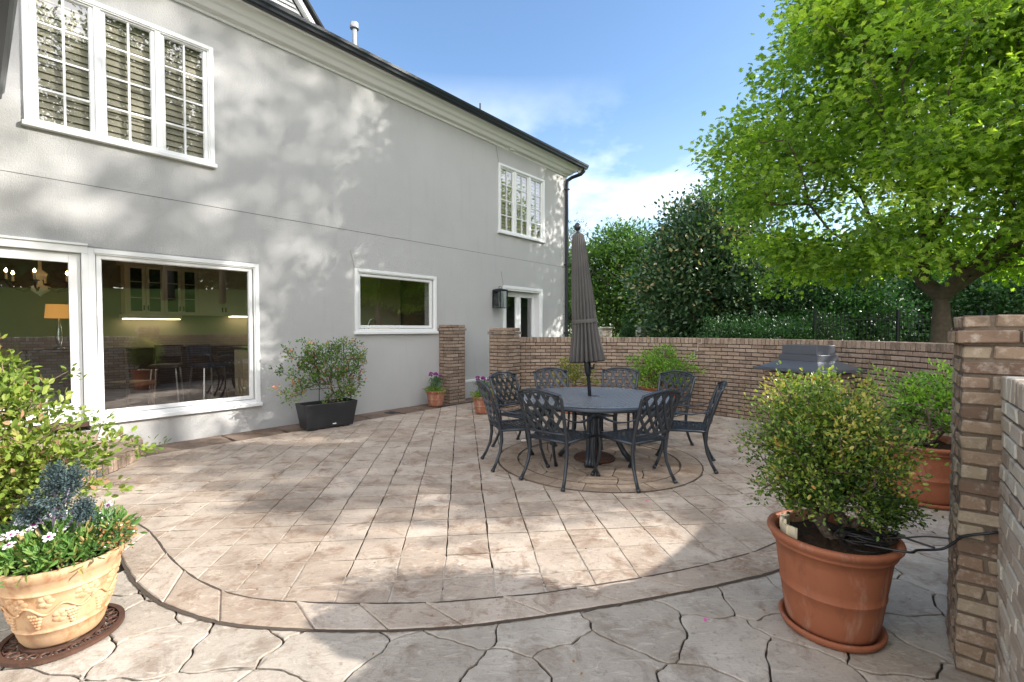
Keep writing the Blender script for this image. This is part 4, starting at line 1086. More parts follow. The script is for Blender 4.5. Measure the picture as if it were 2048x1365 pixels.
def clipseg(p, q, poly):
    """clip segment to convex polygon (ccw)"""
    t0, t1 = 0.0, 1.0; d = (q[0]-p[0], q[1]-p[1])
    for i in range(len(poly)):
        a, b = poly[i], poly[(i+1) % len(poly)]; n = (-(b[1]-a[1]), b[0]-a[0])
        num = (p[0]-a[0])*n[0]+(p[1]-a[1])*n[1]; den = d[0]*n[0]+d[1]*n[1]
        if abs(den) < 1e-9:
            if num < 0: return None
            continue
        t = -num/den
        if den > 0: t0 = max(t0, t)
        else: t1 = min(t1, t)
    return (t0, t1) if t1-t0 > .02 else None
def make_chair():
    t = empty('garden_chair')
    cm = MT['cast_metal']
    def yb(z): return -.235-(z-.43)*.25-.10*max(0, z-.6)**1.0      # recline
    for sg in (-1, 1):
        mb = MB()
        pts = [(sg*.262,yb(.905)-.012,.905),(sg*.258,yb(.86),.86),(sg*.245,yb(.7),.7),(sg*.235,yb(.55),.55),(sg*.228,-.235,.43),(sg*.226,-.228,.32),(sg*.23,-.245,.2),(sg*.243,-.29,.09),(sg*.255,-.33,.015)]
        mb.tube(pts, [.012,.016,.018,.019,.020,.019,.017,.016,.018], 8, up=(0,1,0))
        mb.tube([(sg*.255,-.325,.03),(sg*.256,-.34,.0)], [.018,.023], 8)
        mb.build('leg', cm, t, True)
        mb = MB()
        pts = [(sg*.262,.20,.625),(sg*.262,.215,.56),(sg*.252,.21,.44),(sg*.246,.20,.34),(sg*.248,.212,.22),(sg*.258,.25,.1),(sg*.268,.285,.015)]
        mb.tube(pts, [.013,.015,.018,.018,.016,.016,.018], 8, up=(0,1,0)); mb.tube([(sg*.268,.28,.03),(sg*.269,.295,.0)], [.018,.023], 8)
        mb.build('leg', cm, t, True)
        mb = MB()
        pts = [(sg*.245,yb(.68),.68),(sg*.268,-.2,.635),(sg*.282,-.08,.612),(sg*.288,.05,.622),(sg*.283,.15,.64),(sg*.272,.215,.64),(sg*.262,.245,.625),(sg*.258,.24,.605)]
        mb.tube(pts, [.014,.019,.021,.022,.024,.024,.017,.01], 8, flat=.42, up=(0,0,1)); mb.build('armrest', cm, t, True)
    # seat: frame and woven bands
    mb = MB()
    zs_ = .43
    ring_ = [(-.235,-.235),(.235,-.235),(.262,.225),(.2,.245),(-.2,.245),(-.262,.225)]
    for i in range(6):
        a, b = ring_[i], ring_[(i+1) % 6]; mb.tube([(a[0],a[1],zs_),(b[0],b[1],zs_)], .015, 8)
    mb.build('seat_frame', cm, t, True)
    mb = MB(); pol_ = [(-.232,-.23),(.232,-.23),(.257,.222),(.198,.24),(-.198,.24),(-.257,.222)]
    for ang, dz in ((48, .0), (-48, .003)):
        e = (math.cos(R(ang)), math.sin(R(ang))); n_ = (-e[1], e[0])
        for i in range(-7, 8):
            c = (n_[0]*i*.052, n_[1]*i*.052); p, q = (c[0]-e[0], c[1]-e[1]), (c[0]+e[0], c[1]+e[1])
            r_ = clipseg(p, q, pol_)
            if r_:
                a, b = r_; A_ = (p[0]+(q[0]-p[0])*a, p[1]+(q[1]-p[1])*a); B_ = (p[0]+(q[0]-p[0])*b, p[1]+(q[1]-p[1])*b)
                dip = lambda x, y: zs_+.006-.016*(1-(x/.25)**2)*(1-(y/.25)**2)
                K = 4
                for s2 in range(K):
                    u0, u1 = s2/K, (s2+1)/K
                    P0 = (A_[0]+(B_[0]-A_[0])*u0, A_[1]+(B_[1]-A_[1])*u0); P1 = (A_[0]+(B_[0]-A_[0])*u1, A_[1]+(B_[1]-A_[1])*u1)
                    c3 = Vector(((P0[0]+P1[0])/2, (P0[1]+P1[1])/2, (dip(*P0)+dip(*P1))/2+dz)); ee = Vector((P1[0]-P0[0], P1[1]-P0[1], dip(*P1)-dip(*P0)))/2
                    mb.obox(c3, ee, Vector((n_[0], n_[1], 0))*.0115, (0,0,.003))
    mb.build('seat', cm, t)
    # back: arched top rail, bottom rail, lattice
    mb = MB()
    arch = [(x, .90+.045*(1-(x/.25)**2)) for x in np.linspace(-.255, .255, 11)]
    cur = lambda x, z: yb(z)+.0-.035*(1-(x/.25)**2)      # gently hollow back
    mb.tube([(x, cur(x, z), z) for x, z in arch], .017, 8, flat=.8, up=(0,0,1))
    mb.build('top_rail', cm, t, True); mb = MB()
    arch2 = [(x, .872+.045*(1-(x/.25)**2)) for x in np.linspace(-.245, .245, 9)]
    mb.tube([(x, cur(x, z), z) for x, z in arch2], .011, 6, up=(0,0,1))
    mb.build('inner_rail', cm, t, True); mb = MB()
    mb.tube([(x, cur(x, .515), .515) for x in np.linspace(-.232, .232, 7)], .014, 8, up=(0,0,1))
    mb.build('lower_rail', cm, t, True)
    mb = MB(); pol_ = [(-.225,.515),(.225,.515),(.25,.885),(.15,.91),(0,.925),(-.15,.91),(-.25,.885)]
    for ang in (57, -57):
        e = (math.cos(R(ang)), math.sin(R(ang))); n_ = (-e[1], e[0])
        for i in range(-4, 5):
            c = (n_[0]*(i*.088), .70+n_[1]*(i*.088)); bend = .03 if ang > 0 else -.03
            p, q = (c[0]-e[0]*.6, c[1]-e[1]*.6), (c[0]+e[0]*.6, c[1]+e[1]*.6)
            r_ = clipseg(p, q, pol_)
            if not r_: continue
            K = 7; pts = []
            for s2 in range(K+1):
                u = r_[0]+(r_[1]-r_[0])*s2/K; x = p[0]+(q[0]-p[0])*u; z = p[1]+(q[1]-p[1])*u
                x += bend*math.sin((z-.5)/.42*PI)*.6; x = max(-.24, min(.24, x)); pts.append(Vector((x, cur(x, z)+(.004 if ang > 0 else -.004), z)))
            for P0, P1 in zip(pts, pts[1:]):
                ee = (P1-P0)/2; nrm = Vector((0,1,.25)).normalized(); sd_v = ee.cross(nrm).normalized()
                mb.obox((P0+P1)/2, ee*1.04, sd_v*.0155, nrm*.0055)
    mb.build('backrest', cm, t)
    return t
chair0 = make_chair()
CH = [((1.33,4.45), 'near chair, back to the camera, right front of the table'),
      ((.32,4.53), 'near chair, back to the camera, left front of the table'),
      ((-.28,5.27), 'leftmost chair of the dining set, seen side on'),
      ((-.10,6.22), 'chair at the rear left of the table beside the purple flower pot'),
      ((.60,6.85), 'back row chair just left of the umbrella pole'),
      ((1.56,6.88), 'back row chair just right of the umbrella pole'),
      ((2.22,6.30), 'chair at the rear right, before the leafy pot'),
      ((2.25,5.20), 'rightmost chair of the dining set, seen side on')]
for i, ((x, y), lab) in enumerate(CH):
    d = Vector((TC[0]-x, TC[1]-y)); d.normalize()
    c = chair0 if i == 0 else copy_tree(chair0)
    c.location = (x+d.x*.33, y+d.y*.33, .004); c.rotation_euler = (0, 0, math.atan2(d.y, d.x)-PI/2+(.22, -.12, .1, -.1, .05, -.05, .1, -.12)[i])
    tag(c, 'black cast metal '+lab, 'chair', 'black metal chairs round the dining table')

# umbrella
UB = Vector((CT[0]-.03, CT[1], 0)); lean = R(-4.4)
um = empty('patio_umbrella', UB, 0, 'tall closed grey brown umbrella standing through the round table', 'umbrella'); um.rotation_euler = (0, lean, 0)
mb = MB(); mb.tube([(0,0,.06),(0,0,2.62)], .021, 14); mb.build('pole', MT['black_metal'], um, True)
mb = MB(); mb.tube([(0,0,.98),(0,0,1.02),(0,0,1.13),(0,0,1.2)], [.026,.036,.04,.03], 14); mb.tube([(.03,0,1.07),(.075,-.01,1.07)], .012, 8); mb.tube([(.07,-.01,1.07),(.07,-.03,1.11),(.075,-.045,1.12)], .008, 8); mb.build('crank', MT['black_metal'], um, True)
mb = MB(); mb.lathe([(0,.07),(.02,.065),(.036,.04),(.04,.015),(.03,-.012),(.018,-.02),(.018,-.04),(.03,-.045),(.03,-.06),(0,-.06)], 20, (0,0,2.70)); mb.build('finial', MT['black_metal'], um, True)
nf = 20; mb = MB()
prof = [(.050,2.64),(.068,2.62),(.085,2.5),(.10,2.3),(.12,2.05),(.14,1.8),(.142,1.62),(.158,1.45),(.185,1.3),(.205,1.17),(.196,1.15),(.17,1.18),(.06,1.3)]
def fold(th, r, z):
    d = (2.66-z)/1.5
    tw = th+.35*d
    f = abs(math.sin(tw*nf/2)); f2 = .5+.5*math.sin(tw*3+z*2)
    return r*(1-(.12+.36*max(0, min(1, d*1.3)))*(1-f**.7)*(1.0)) * (1+.05*f2*d+.03*math.sin(tw*5-z*3)*d)
mb.lathe(prof, 192, rfun=fold)
# deep split between two folded panels
o = mb.build('canopy', MT['canopy'], um, True)
mb = MB(); mb.lathe([(.146,1.60),(.149,1.615),(.149,1.63),(.146,1.645)], 60); mb.build('tie_strap', MT['canopy'], um, True)
mb = MB()
for q in range(nf): a = 2*PI*q/nf+.1; mb.tube([(.15*math.cos(a), .15*math.sin(a), 1.21),(.03*math.cos(a), .03*math.sin(a), 1.62)], .005, 5)
mb.build('ribs', MT['black_metal'], um)
k = empty('umbrella_base', (UB.x, UB.y, .004), 0, 'round ornate dark iron umbrella base on the ground under the table', 'umbrella base')
mb = MB(); mb.lathe([(0,0),(.235,0),(.24,.015),(.225,.03),(.20,.034),(.19,.046),(.15,.05),(.13,.062),(.075,.075),(.05,.10),(.038,.13),(.034,.30),(.04,.305),(.04,.33),(.028,.335)], 48, rfun=lambda th, r, z: r*(1+(.012*math.sin(th*16) if .1 < r < .23 else 0))); mb.build('base', MT['iron_rust'], k, True)
mb = MB(); mb.tube([(.03,0,.28),(.07,0,.28)], .007, 6); mb.tube([(.07,0,.265),(.07,0,.295)], .012, 8); mb.build('knob', MT['black_metal'], k)

# outdoor grill with metal hood
hd = math.atan2(.37, .93)
gk = empty('brick_grill', (4.02, 6.38, 0), hd, 'brick grill with a dark stepped metal hood by the curved wall', 'grill')
mb, cr_ = MB(), MB(); brick_block(mb, cr_, (-.36,-.38), (1,0), (0,1), .74, .76, 0, 14); mb.build('brick_base', MT['brick'], gk); cr_.build('mortar', MT['mortar'], gk)
mb = MB(); mb.box(-.46,.46,-.48,.48,.965,1.0); mb.build('flange', MT['grill_metal'], gk, bev=.004)
mb = MB(); mb.add([(-.42,-.44,1.002),(.42,-.44,1.002),(.42,.44,1.002),(-.42,.44,1.002),(-.2,-.28,1.10),(.2,-.28,1.10),(.2,.28,1.10),(-.2,.28,1.10)], [(0,3,2,1),(4,5,6,7),(0,1,5,4),(1,2,6,5),(2,3,7,6),(3,0,4,7)]); mb.build('hood', MT['grill_metal'], gk)
mb = MB(); mb.box(-.2,.2,-.28,.28,1.10,1.185); mb.box(-.175,.175,-.25,.25,1.187,1.31); mb.build('cap', MT['grill_metal'], gk, bev=.004)

# ------------------------------------------------------------------ pots and planters
def rim_pot(root, rt, rb, h, mat, saucer=True, flutes=0):
    f = lambda z: rb+(rt*.90-rb)*(z/h)**.9
    prof = [(0,.012),(rb*.9,.012),(rb,.02)]
    for i in range(1, 9):
        z = h*.86*i/8; r = f(z); prof.append((r, z))
        if i == 4: prof += [(r+.004, z+.004), (r+.004, z+.010), (r, z+.014)]
    rl = f(h*.86)
    prof += [(rl+.012, h*.865), (rl+.016, h*.88), (rl+.012, h*.895), (rl+.02, h*.91), (rt-.004, h*.945), (rt, h*.97), (rt-.004, h*.992), (rt-.018, h), (rt-.034, h*.99), (rt-.042, h*.95), (rt-.05, h*.85), (rt-.055, h*.8)]
    mb = MB()
    rf = (lambda th, r, z: r*(1+.018*abs(math.sin(th*flutes/2))*(1 if .05*h < z < .84*h else 0))) if flutes else None
    mb.lathe(prof, 72 if not flutes else 144, rfun=rf); mb.build('pot', MT[mat], root, True)
    mb = MB()
    n = 36; vs = [(0,0,h*.9)]; fs = []
    for q in range(1, 6):
        for k_ in range(n):
            a = 2*PI*k_/n; r = (rt-.05)*q/5; vs.append((r*math.cos(a), r*math.sin(a), h*.9+random.uniform(-.012,.012)+(.02*(1-q/5))))
    for k_ in range(n): fs.append((0, 1+k_, 1+(k_+1) % n))
    for q in range(4):
        for k_ in range(n): fs.append((1+q*n+k_, 1+(q+1)*n+k_, 1+(q+1)*n+(k_+1) % n, 1+q*n+(k_+1) % n))
    mb.add(vs, fs); mb.build('soil', MT['soil'], root)
    if saucer:
        mb = MB(); r = rb*1.16; mb.lathe([(0,0),(r*.94,0),(r,.012),(r+.008,.035),(r,.042),(r-.012,.038),(r-.02,.014),(0,.012)], 60); mb.build('saucer', MT[mat], root, True)
def shrub(root, rg, n, shape, base, per, rc, size, leaf, tmpl=OVAL, twig='twig', r0=.0022, share=.4, flat=.8, upb=.6, cvar=.22, droop=0, tipbias=None, rmax=.03, step=.07, centre=None):
    cl = shape(n); nodes, par, rad = grow(rg, cl, base, step, share, .05, r0, .5, rmax, .04)
    skeleton(nodes, par, rad, 5).build('stems', MT[twig], root, True)
    P, A, Nv, sz, rd = cluster_leaves(rg, cl, rc, per, flat, size=size, upbias=upb, cvar=cvar, droop=droop, centre=centre if centre is not None else base)
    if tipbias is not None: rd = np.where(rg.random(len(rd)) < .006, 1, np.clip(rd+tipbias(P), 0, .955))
    leafmesh('foliage', P, A, Nv, sz, tmpl, leaf, root, rd)
# 1. boxwood in the big near pot
rg = np.random.default_rng(11)
k = empty('potted_boxwood', (1.645, 2.39, -.003), .4, 'large terracotta pot with a big yellow green boxwood in front of the near brick pier', 'potted plant', 'potted shrubs on the patio')
rim_pot(k, .295, .195, .50, 'terracotta')
def box_shape(n):
    out = []
    while len(out) < n:
        d = rg.normal(0, 1, 3); d /= np.linalg.norm(d); r = rg.random()**.45
        p = d*r*np.array((.335, .33, .385))*(1 if d[2] > -.3 else .9)+np.array((-.025, .02, .89))
        lob = .5+.5*math.sin(d[0]*7+d[2]*5+1)*math.cos(d[1]*6-d[2]*4)
        if r > .68+.32*lob: continue
        if p[2] < .55 and math.hypot(p[0], p[1]) < .08: continue
        out.append(p)
    for i in range(46):
        d = rg.normal(0, 1, 3); d /= np.linalg.norm(d)
        if d[2] < -.5: continue
        for q in (.98, 1.08, 1.18): out.append(d*q*np.array((.325, .32, .375))*(.92+.12*rg.random())+np.array((-.025, .02, .89)))
    for i in range(int(n*.07)):       # straggling branch on the right
        t = rg.random(); a = -.55
        out.append(np.array((.12+.34*t, -.10-.02*t, .60+.02*t-.05*t*t))+rg.normal(0, .035, 3))
    return np.array(out)
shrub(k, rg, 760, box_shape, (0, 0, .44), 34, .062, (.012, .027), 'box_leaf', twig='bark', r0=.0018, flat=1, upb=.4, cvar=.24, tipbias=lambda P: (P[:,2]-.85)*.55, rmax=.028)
mb = MB()
for i in range(5):
    a = 1.9+i*.22; r = .215+.01*(i % 2); mb.obox((r*math.cos(a), r*math.sin(a), .487+.008*(i % 3)), (-.04*math.sin(a), .04*math.cos(a), .006), (.006*math.cos(a), .006*math.sin(a), .001), (0, 0, .028))
mb.build('paper_wrap', MT['petal_white'] if False else MT['cabinet'], k)
# black cable coiled in the pot and led to the wall
k = empty('black_cable', (1.7, 2.28, .48), 0, 'black cable coiled on the soil of the near pot and led to the brick wall', 'cable')
mb = MB(); pts = []
for i in range(200):
    a = i*.22; r = .085+.018*math.sin(i*.31)+.012*math.sin(i*.083+1)
    pts.append((.03+r*1.25*math.cos(a), .0+r*math.sin(a), .012+.02*math.sin(i*.17)+.018*(1+math.sin(i*.045))))
mb.tube(pts, .0036, 6)
def spl(ps, n=12):
    out = []
    for i in range(len(ps)-1):
        p0, p1, p2, p3 = [Vector(ps[max(0, min(len(ps)-1, j))]) for j in (i-1, i, i+1, i+2)]
        for q in range(n):
            t = q/n; out.append(.5*((2*p1)+(-p0+p2)*t+(2*p0-5*p1+4*p2-p3)*t*t+(-p0+3*p1-3*p2+p3)*t**3))
    return out+[Vector(ps[-1])]
def rel(px): return tuple(px)
mb.tube(spl([(-.02,-.06,.02),(.1,-.17,.035),(.17,-.14,.03),(.26,-.16,.045),(.29,-.19,.09),(.30,-.22,.13),(.345,-.28,.17),(.385,-.3,.185)]), .0058, 8)
mb.tube(spl([(.0,-.02,.03),(.14,-.08,.06),(.22,-.12,.085),(.285,-.175,.10)]), .004, 6)
mb.tube(spl([(.15,-.04,.06),(.19,-.08,.05),(.25,-.14,.04)]), .005, 6); mb.tube([(.143,-.036,.066),(.155,-.045,.06)], .009, 8)
mb.build('cable', MT['cable'], k, True)
# 2. azalea in the second big pot
k = empty('potted_azalea', (3.72, 4.22, -.003), 0, 'large terracotta pot with an open bright green shrub half hidden by the near pier', 'potted plant', 'potted shrubs on the patio')
rim_pot(k, .385, .27, .53, 'terracotta')
rg = np.random.default_rng(21)
def az_shape(R0, z0, z1, n_sp=26, seed=3, flatness=.5):
    def f(n):
        out = []
        # sprays: branches rising outwards, leaf tufts along the outer half
        for i in range(n_sp):
            a = 2*PI*i*.618; q = (i+.5)/n_sp; el = .12+1.25*q; L = (.75+.35*rg.random())
            tip = np.array((math.cos(a)*math.cos(el)*R0*L, math.sin(a)*math.cos(el)*R0*L, z0+(z1-z0)*math.sin(el)*L))
            for j in range(max(1, n//n_sp)):
                t = .45+.55*rg.random()
                b = np.array((0, 0, z0)); out.append(b+(tip-b)*t+rg.normal(0, .035, 3)*np.array((1,1,.6))*R0/.45)
        return np.array(out)
    return f
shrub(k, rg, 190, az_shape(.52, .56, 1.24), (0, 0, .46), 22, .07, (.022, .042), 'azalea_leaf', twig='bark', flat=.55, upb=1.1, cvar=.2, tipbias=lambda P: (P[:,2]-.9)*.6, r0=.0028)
# 3. leafy pot behind the table, right
k = empty('potted_azalea', (2.66, 8.42, -.003), 0, 'terracotta pot with a bright leafy shrub against the curved wall behind the table', 'potted plant', 'potted shrubs on the patio')
rim_pot(k, .34, .24, .50, 'terracotta')
shrub(k, rg, 230, az_shape(.66, .5, 1.26, 30), (0, 0, .45), 20, .085, (.028, .05), 'azalea_leaf', twig='bark', flat=.6, upb=1.0, cvar=.18, r0=.0028)
# 4. yellowish shrub, left of umbrella
k = empty('potted_azalea', (1.12, 8.62, -.003), 0, 'terracotta pot with a thin yellowish shrub behind the table left of the umbrella', 'potted plant', 'potted shrubs on the patio')
rim_pot(k, .30, .21, .46, 'terracotta')
shrub(k, rg, 84, az_shape(.52, .48, 1.12, 20), (0, 0, .42), 17, .075, (.028, .048), 'azalea_yellow_leaf', twig='twig', flat=.6, upb=1.0, cvar=.2, r0=.0028)
# 5, 6 small flower pots
def flower_pot(loc, lab, sq):
    k = empty('flower_pot', loc, .3, lab, 'flower pot', 'small pots of purple flowers')
    rim_pot(k, .20 if not sq else .205, .13, .32, 'terracotta_aged', False, 26)
    out = []
    P = np.array([(r*math.cos(a), r*math.sin(a), .31+rg.random()*.06) for a, r in zip(rg.uniform(0, 2*PI, 70), rg.uniform(.03, .2, 70))])
    A = cluster_leaves(rg, P, .06, 14, .5, size=(.02,.035), upbias=1); leafmesh('trailing_leaves', *A[:4], OVAL, 'lime_leaf', k, A[4])
    cl = np.array([(rg.normal(0,.06), rg.normal(0,.06), .36+.22*rg.random()) for _ in range(46)])
    nodes, par, rad = grow(rg, cl, (0,0,.28), .06, .3, 0, .0015, .5, .01)
    skeleton(nodes, par, rad, 4).build('stems', MT['grassy_leaf'] if 'grassy_leaf' in MT else MT['twig'], k)
    A = cluster_leaves(rg, cl, .05, 20, 1, size=(.02,.04)); leafmesh('foliage', *A[:4], OVAL, 'silver_leaf', k, A[4])
    for q in range(6):
        c = np.array((.11*math.cos(q*1.05+.3)*(q > 0), .11*math.sin(q*1.05+.3)*(q > 0), .60+.05*((q*37) % 5)/5+(.04 if q == 0 else 0)))
        n_ = 90; d = unit(rg.normal(0, 1, (n_, 3))); d[:,2] = np.abs(d[:,2])*.7
        leafmesh('flower', c+d*.022, d, d+rg.normal(0,.5,(n_,3)), rg.uniform(.018,.03,n_), OVAL, 'petal_purple', k, rg.random(n_))
flat_ = bpy.data.materials
MT['grassy_leaf'] = flat_['grassy_leaf']
flower_pot((-1.50, 9.22, 0), 'fluted clay pot of purple flowers leaning close to the square brick pier', False)
flower_pot((-.52, 8.45, 0), 'fluted clay pot of purple flowers standing behind the left chairs', True)

# 7. long black planter with a climber at the house wall
def planter(root, L, Wd, h, tap=.06):
    mb = MB(); a, b = L/2, Wd/2; a2, b2 = a-tap, b-tap*.7; t = .018
    vs = [(-a2,-b2,.02),(a2,-b2,.02),(a2,b2,.02),(-a2,b2,.02),(-a,-b,h),(a,-b,h),(a,b,h),(-a,b,h),(-a+t,-b+t,h),(a-t,-b+t,h),(a-t,b-t,h),(-a+t,b-t,h),(-a+t,-b+t,h-.07),(a-t,-b+t,h-.07),(a-t,b-t,h-.07),(-a+t,b-t,h-.07)]
    mb.add(vs, [(0,3,2,1),(0,1,5,4),(1,2,6,5),(2,3,7,6),(3,0,4,7),(4,5,9,8),(5,6,10,9),(6,7,11,10),(7,4,8,11),(8,9,13,12),(9,10,14,13),(10,11,15,14),(11,8,12,15)])
    mb.build('box', MT['black_plastic'], root, bev=.008)
    mb = MB(); mb.add([(-a+t,-b+t,h-.05),(a-t,-b+t,h-.05),(a-t,b-t,h-.05),(-a+t,b-t,h-.05)], [(0,1,2,3)]); mb.build('soil', MT['soil'], root)
    for q in (-1, 1): mb = MB(); mb.box(q*a2*.7-.05, q*a2*.7+.05, -b2+.01, b2-.01, -.002, .022); mb.build('foot', MT['black_plastic'], root)
pc = fac(3.61, .62)
k = empty('climber_planter', (pc.x, pc.y, 0), FR-.07, 'long black planter box with a leafy climber on a trellis against the house wall', 'planter', 'black planter boxes with climbers')
planter(k, .84, .36, .40)
mb = MB(); mb.add([(.02,-.158,.062),(.075,-.158,.062),(.075,-.1585,.08),(.02,-.1585,.08)], [(0,1,2,3)]); lo = mb.build('maker_plate', MT['label_white'], k)
lo.location = (0, .006, 0)
rg = np.random.default_rng(31)
def vine_shape(n):
    out = []
    while len(out) < n*.82:
        x = rg.uniform(-.45, .62); z = rg.uniform(.42, 1.34)
        if x < -.02 and z < .86-.55*x-.25: continue
        if (x-.12)**2/.5**2+(z-.9)**2/.5**2 > 1.15: continue
        out.append((x, rg.normal(.02, .085), z))
    for i in range(int(n*.18)):
        t = rg.random(); q = rg.integers(0, 5)
        tip = ((-.62,0,1.24),(-.80,-.02,.92),(-.72,.0,.62),(-.35,.02,1.38),(-.58,-.04,.50))[q]; b = (-.1,0,.85)
        out.append(tuple(b[j]+(tip[j]-b[j])*(.35+.65*t)+rg.normal(0,.03) for j in range(3)))
    return np.array(out)
shrub(k, rg, 250, vine_shape, (.1, 0, .38), 17, .07, (.028, .05), 'jasmine_leaf', twig='bark', r0=.0022, share=.25, flat=1, upb=.3, cvar=.22, rmax=.012)
mb = MB()
for x in (-.1, .1, .3): mb.tube([(x,.05,.35),(x,.05,1.28)], .005, 6)
for z in (.6, .85, 1.1): mb.tube([(-.25,.05,z),(.42,.05,z)], .004, 6)
mb.build('trellis', MT['black_metal'], k)

# 8. left foreground: black planter with yellow green climber
k = empty('climber_planter', (-3.18, 2.68, 0), R(56), 'black planter with a sprawling yellow green climber on bamboo canes at the left edge', 'planter', 'black planter boxes with climbers')
planter(k, .84, .36, .40)
rg = np.random.default_rng(41)
def fore_shape(n):
    out = []
    while len(out) < n:
        x = rg.uniform(-.75, .55); z = rg.uniform(.36, 1.56); y = rg.normal(-.02, .15)
        top = 1.50-max(0, (x+.05))*1.6 if x > -.1 else 1.54
        if z > top: continue
        if z < .5 and rg.random() < .6: continue
        out.append((x, y, z))
    return np.array(out)
def fore2(n):
    """world-shaped: dense at left, trailing sprays to the right"""
    out = []
    M_ = Matrix.Rotation(-R(56), 3, 'Z')
    while len(out) < n*.80:
        X_ = rg.uniform(-.45, .42); Z_ = rg.uniform(.40, 1.53); Y_ = rg.normal(.08, .17)
        if Z_ > 1.50-.85*max(0, X_+.15): continue
        if X_ > .2 and Z_ < .62 and rg.random() < .7: continue
        out.append(tuple(M_ @ Vector((X_, Y_, Z_))))
    tips = [(.92,.30,.80),(.72,.15,.60),(.62,.2,.70),(.70,.25,.92),(.50,.1,.48),(.50,.2,1.0),(.80,.2,.88),(.58,.1,.80)]
    while len(out) < n:
        b = Vector((-.05,0,.55)); tp = Vector(tips[rg.integers(0, len(tips))]); t = .3+.7*rg.random()
        out.append(tuple(M_ @ (b+(tp-b)*t+Vector(rg.normal(0, .03, 3)))))
    return np.array(out)
shrub(k, rg, 560, fore2, (0, 0, .38), 14, .06, (.028, .055), 'vine_leaf', LANCE if False else OVAL, 'twig', .0016, .3, 1, .5, .2, 0, None, .010)
for i, (x, y, dx) in enumerate(((.22,.02,.05),(.08,.06,-.04),(.33,-.05,.04),(-.1,-.03,.02))):
    mb = MB(); mb.tube([(x,y,.35),(x+dx*.8,y,1.12)], .007, 8); b_ = mb.build('cane', MT['bamboo'], k, True)
    for z in (.55, .75, .98): mb = MB(); mb.tube([(x+dx*(z-.35)-.012,y,z),(x+dx*(z-.35)+.012,y,z+.012)], .011, 8); mb.build('tie', MT['green_tie'], b_)

# 9. cream ornate pot with flowers and kale
PX, PY = -2.24, 2.31
k = empty('ornate_planter', (PX, PY, .028), 0, 'cream clay pot with raised grape vines holding white pink flowers at the lower left', 'planter')
rt, rb, h = .258, .148, .40
f = lambda z: rb+(rt*.95-rb)*(z/h)**.85
prof = [(0,.0),(rb-.006,0),(rb,.01)]
for i in range(1, 13):
    z = h*.84*i/12; r = f(z); prof.append((r, z))
    if i in (3, 10): prof += [(r+.006, z+.004), (r+.006, z+.010), (r+.001, z+.014)]
rl = f(h*.84)
prof += [(rl+.006,h*.86),(rl+.02,h*.92),(rt,h*.98),(rt-.006,h*1.0),(rt-.02,h*.995),(rt-.035,h*.93),(rt-.05,h*.8)]
mb = MB(); mb.lathe(prof, 72, rfun=lambda th, r, z: r*(1+(.012*math.sin(th*18+math.sin(z*60)) if z > h*.86 else 0))); mb.build('pot', MT['cream_clay'], k, True)
mb = MB()
def onpot(th, z, o=0.004): r = f(z)+o; return Vector((r*math.cos(th), r*math.sin(th), z))
def blob(c, r, nrm, sq=.5):
    n_ = Vector(nrm).normalized(); a = n_.cross(Vector((0,0,1))).normalized(); b = n_.cross(a)
    vs = [c+n_*r*sq]; fs = []
    for q in (1, 2):
        for i in range(8): an = 2*PI*i/8; vs.append(c+(a*math.cos(an)+b*math.sin(an))*r*(.65, 1)[q-1]+n_*r*sq*(.75, 0)[q-1])
    for i in range(8): fs += [(0, 1+i, 1+(i+1) % 8), (1+i, 9+i, 9+(i+1) % 8, 1+(i+1) % 8)]
    mb.add(vs, fs)
for base in range(5):
    t0 = -PI*.9+base*2*PI/5
    mb.tube([onpot(t0+q*2*PI/5/24, .205+.022*math.sin(q*PI/6), .004) for q in range(25)], .005, 6)
    for gx in (.28, .95):
        cx = t0+gx; 
        for row in range(5):
            for j in range(5-row if row else 3):
                th = cx+(j-(5-row-1)/2)*.052; z = .185-row*.0165; blob(onpot(th, z, 0), .011, onpot(th, z)-Vector((0,0,z)), .8)
    for lx, lz in ((.05, .25), (.5, .252), (.72, .165), (1.1, .25)):
        for q in range(5):
            an = q*2*PI/5; th = t0+lx+.075*math.cos(an); z = lz+.02*math.sin(an); blob(onpot(th, z, -.001), .017, onpot(th, z)-Vector((0,0,z)), .42)
mb.build('grape_relief', MT['cream_clay'], k, True)
mb = MB(); mb.disc(rt-.045, h*.9, 36); mb.build('soil', MT['soil'], k)
rg = np.random.default_rng(51)
a_ = rg.uniform(0, 2*PI, 150); r_ = np.sqrt(rg.random(150))*.25
cl = np.c_[r_*np.cos(a_), r_*np.sin(a_), .40+rg.random(150)*.09]
A = cluster_leaves(rg, cl, .05, 22, .8, size=(.03,.06), upbias=.2, droop=-.7); leafmesh('grassy_foliage', *A[:4], LANCE, 'grassy_leaf', k, A[4])
cl = np.array([(.10+rg.normal(0,.05), .06+rg.normal(0,.05), .47+rg.normal(0,.025)) for _ in range(60)])
A = cluster_leaves(rg, cl, .04, 22, 1, size=(.012,.022)); leafmesh('alyssum_foliage', *A[:4], OVAL, 'silver_leaf', k, A[4])
P = cl[rg.integers(0, 60, 260)]+rg.normal(0, .018, (260,3))+np.array((.02,0,.015)); af_ = leafmesh('alyssum_flowers', P, rg.normal(0,1,(260,3)), rg.normal(0,.4,(260,3))+np.array((0,0,1)), rg.uniform(.007,.012,260), OVAL, 'petal_white', k, rg.random(260)); af_['kind'] = 'stuff'
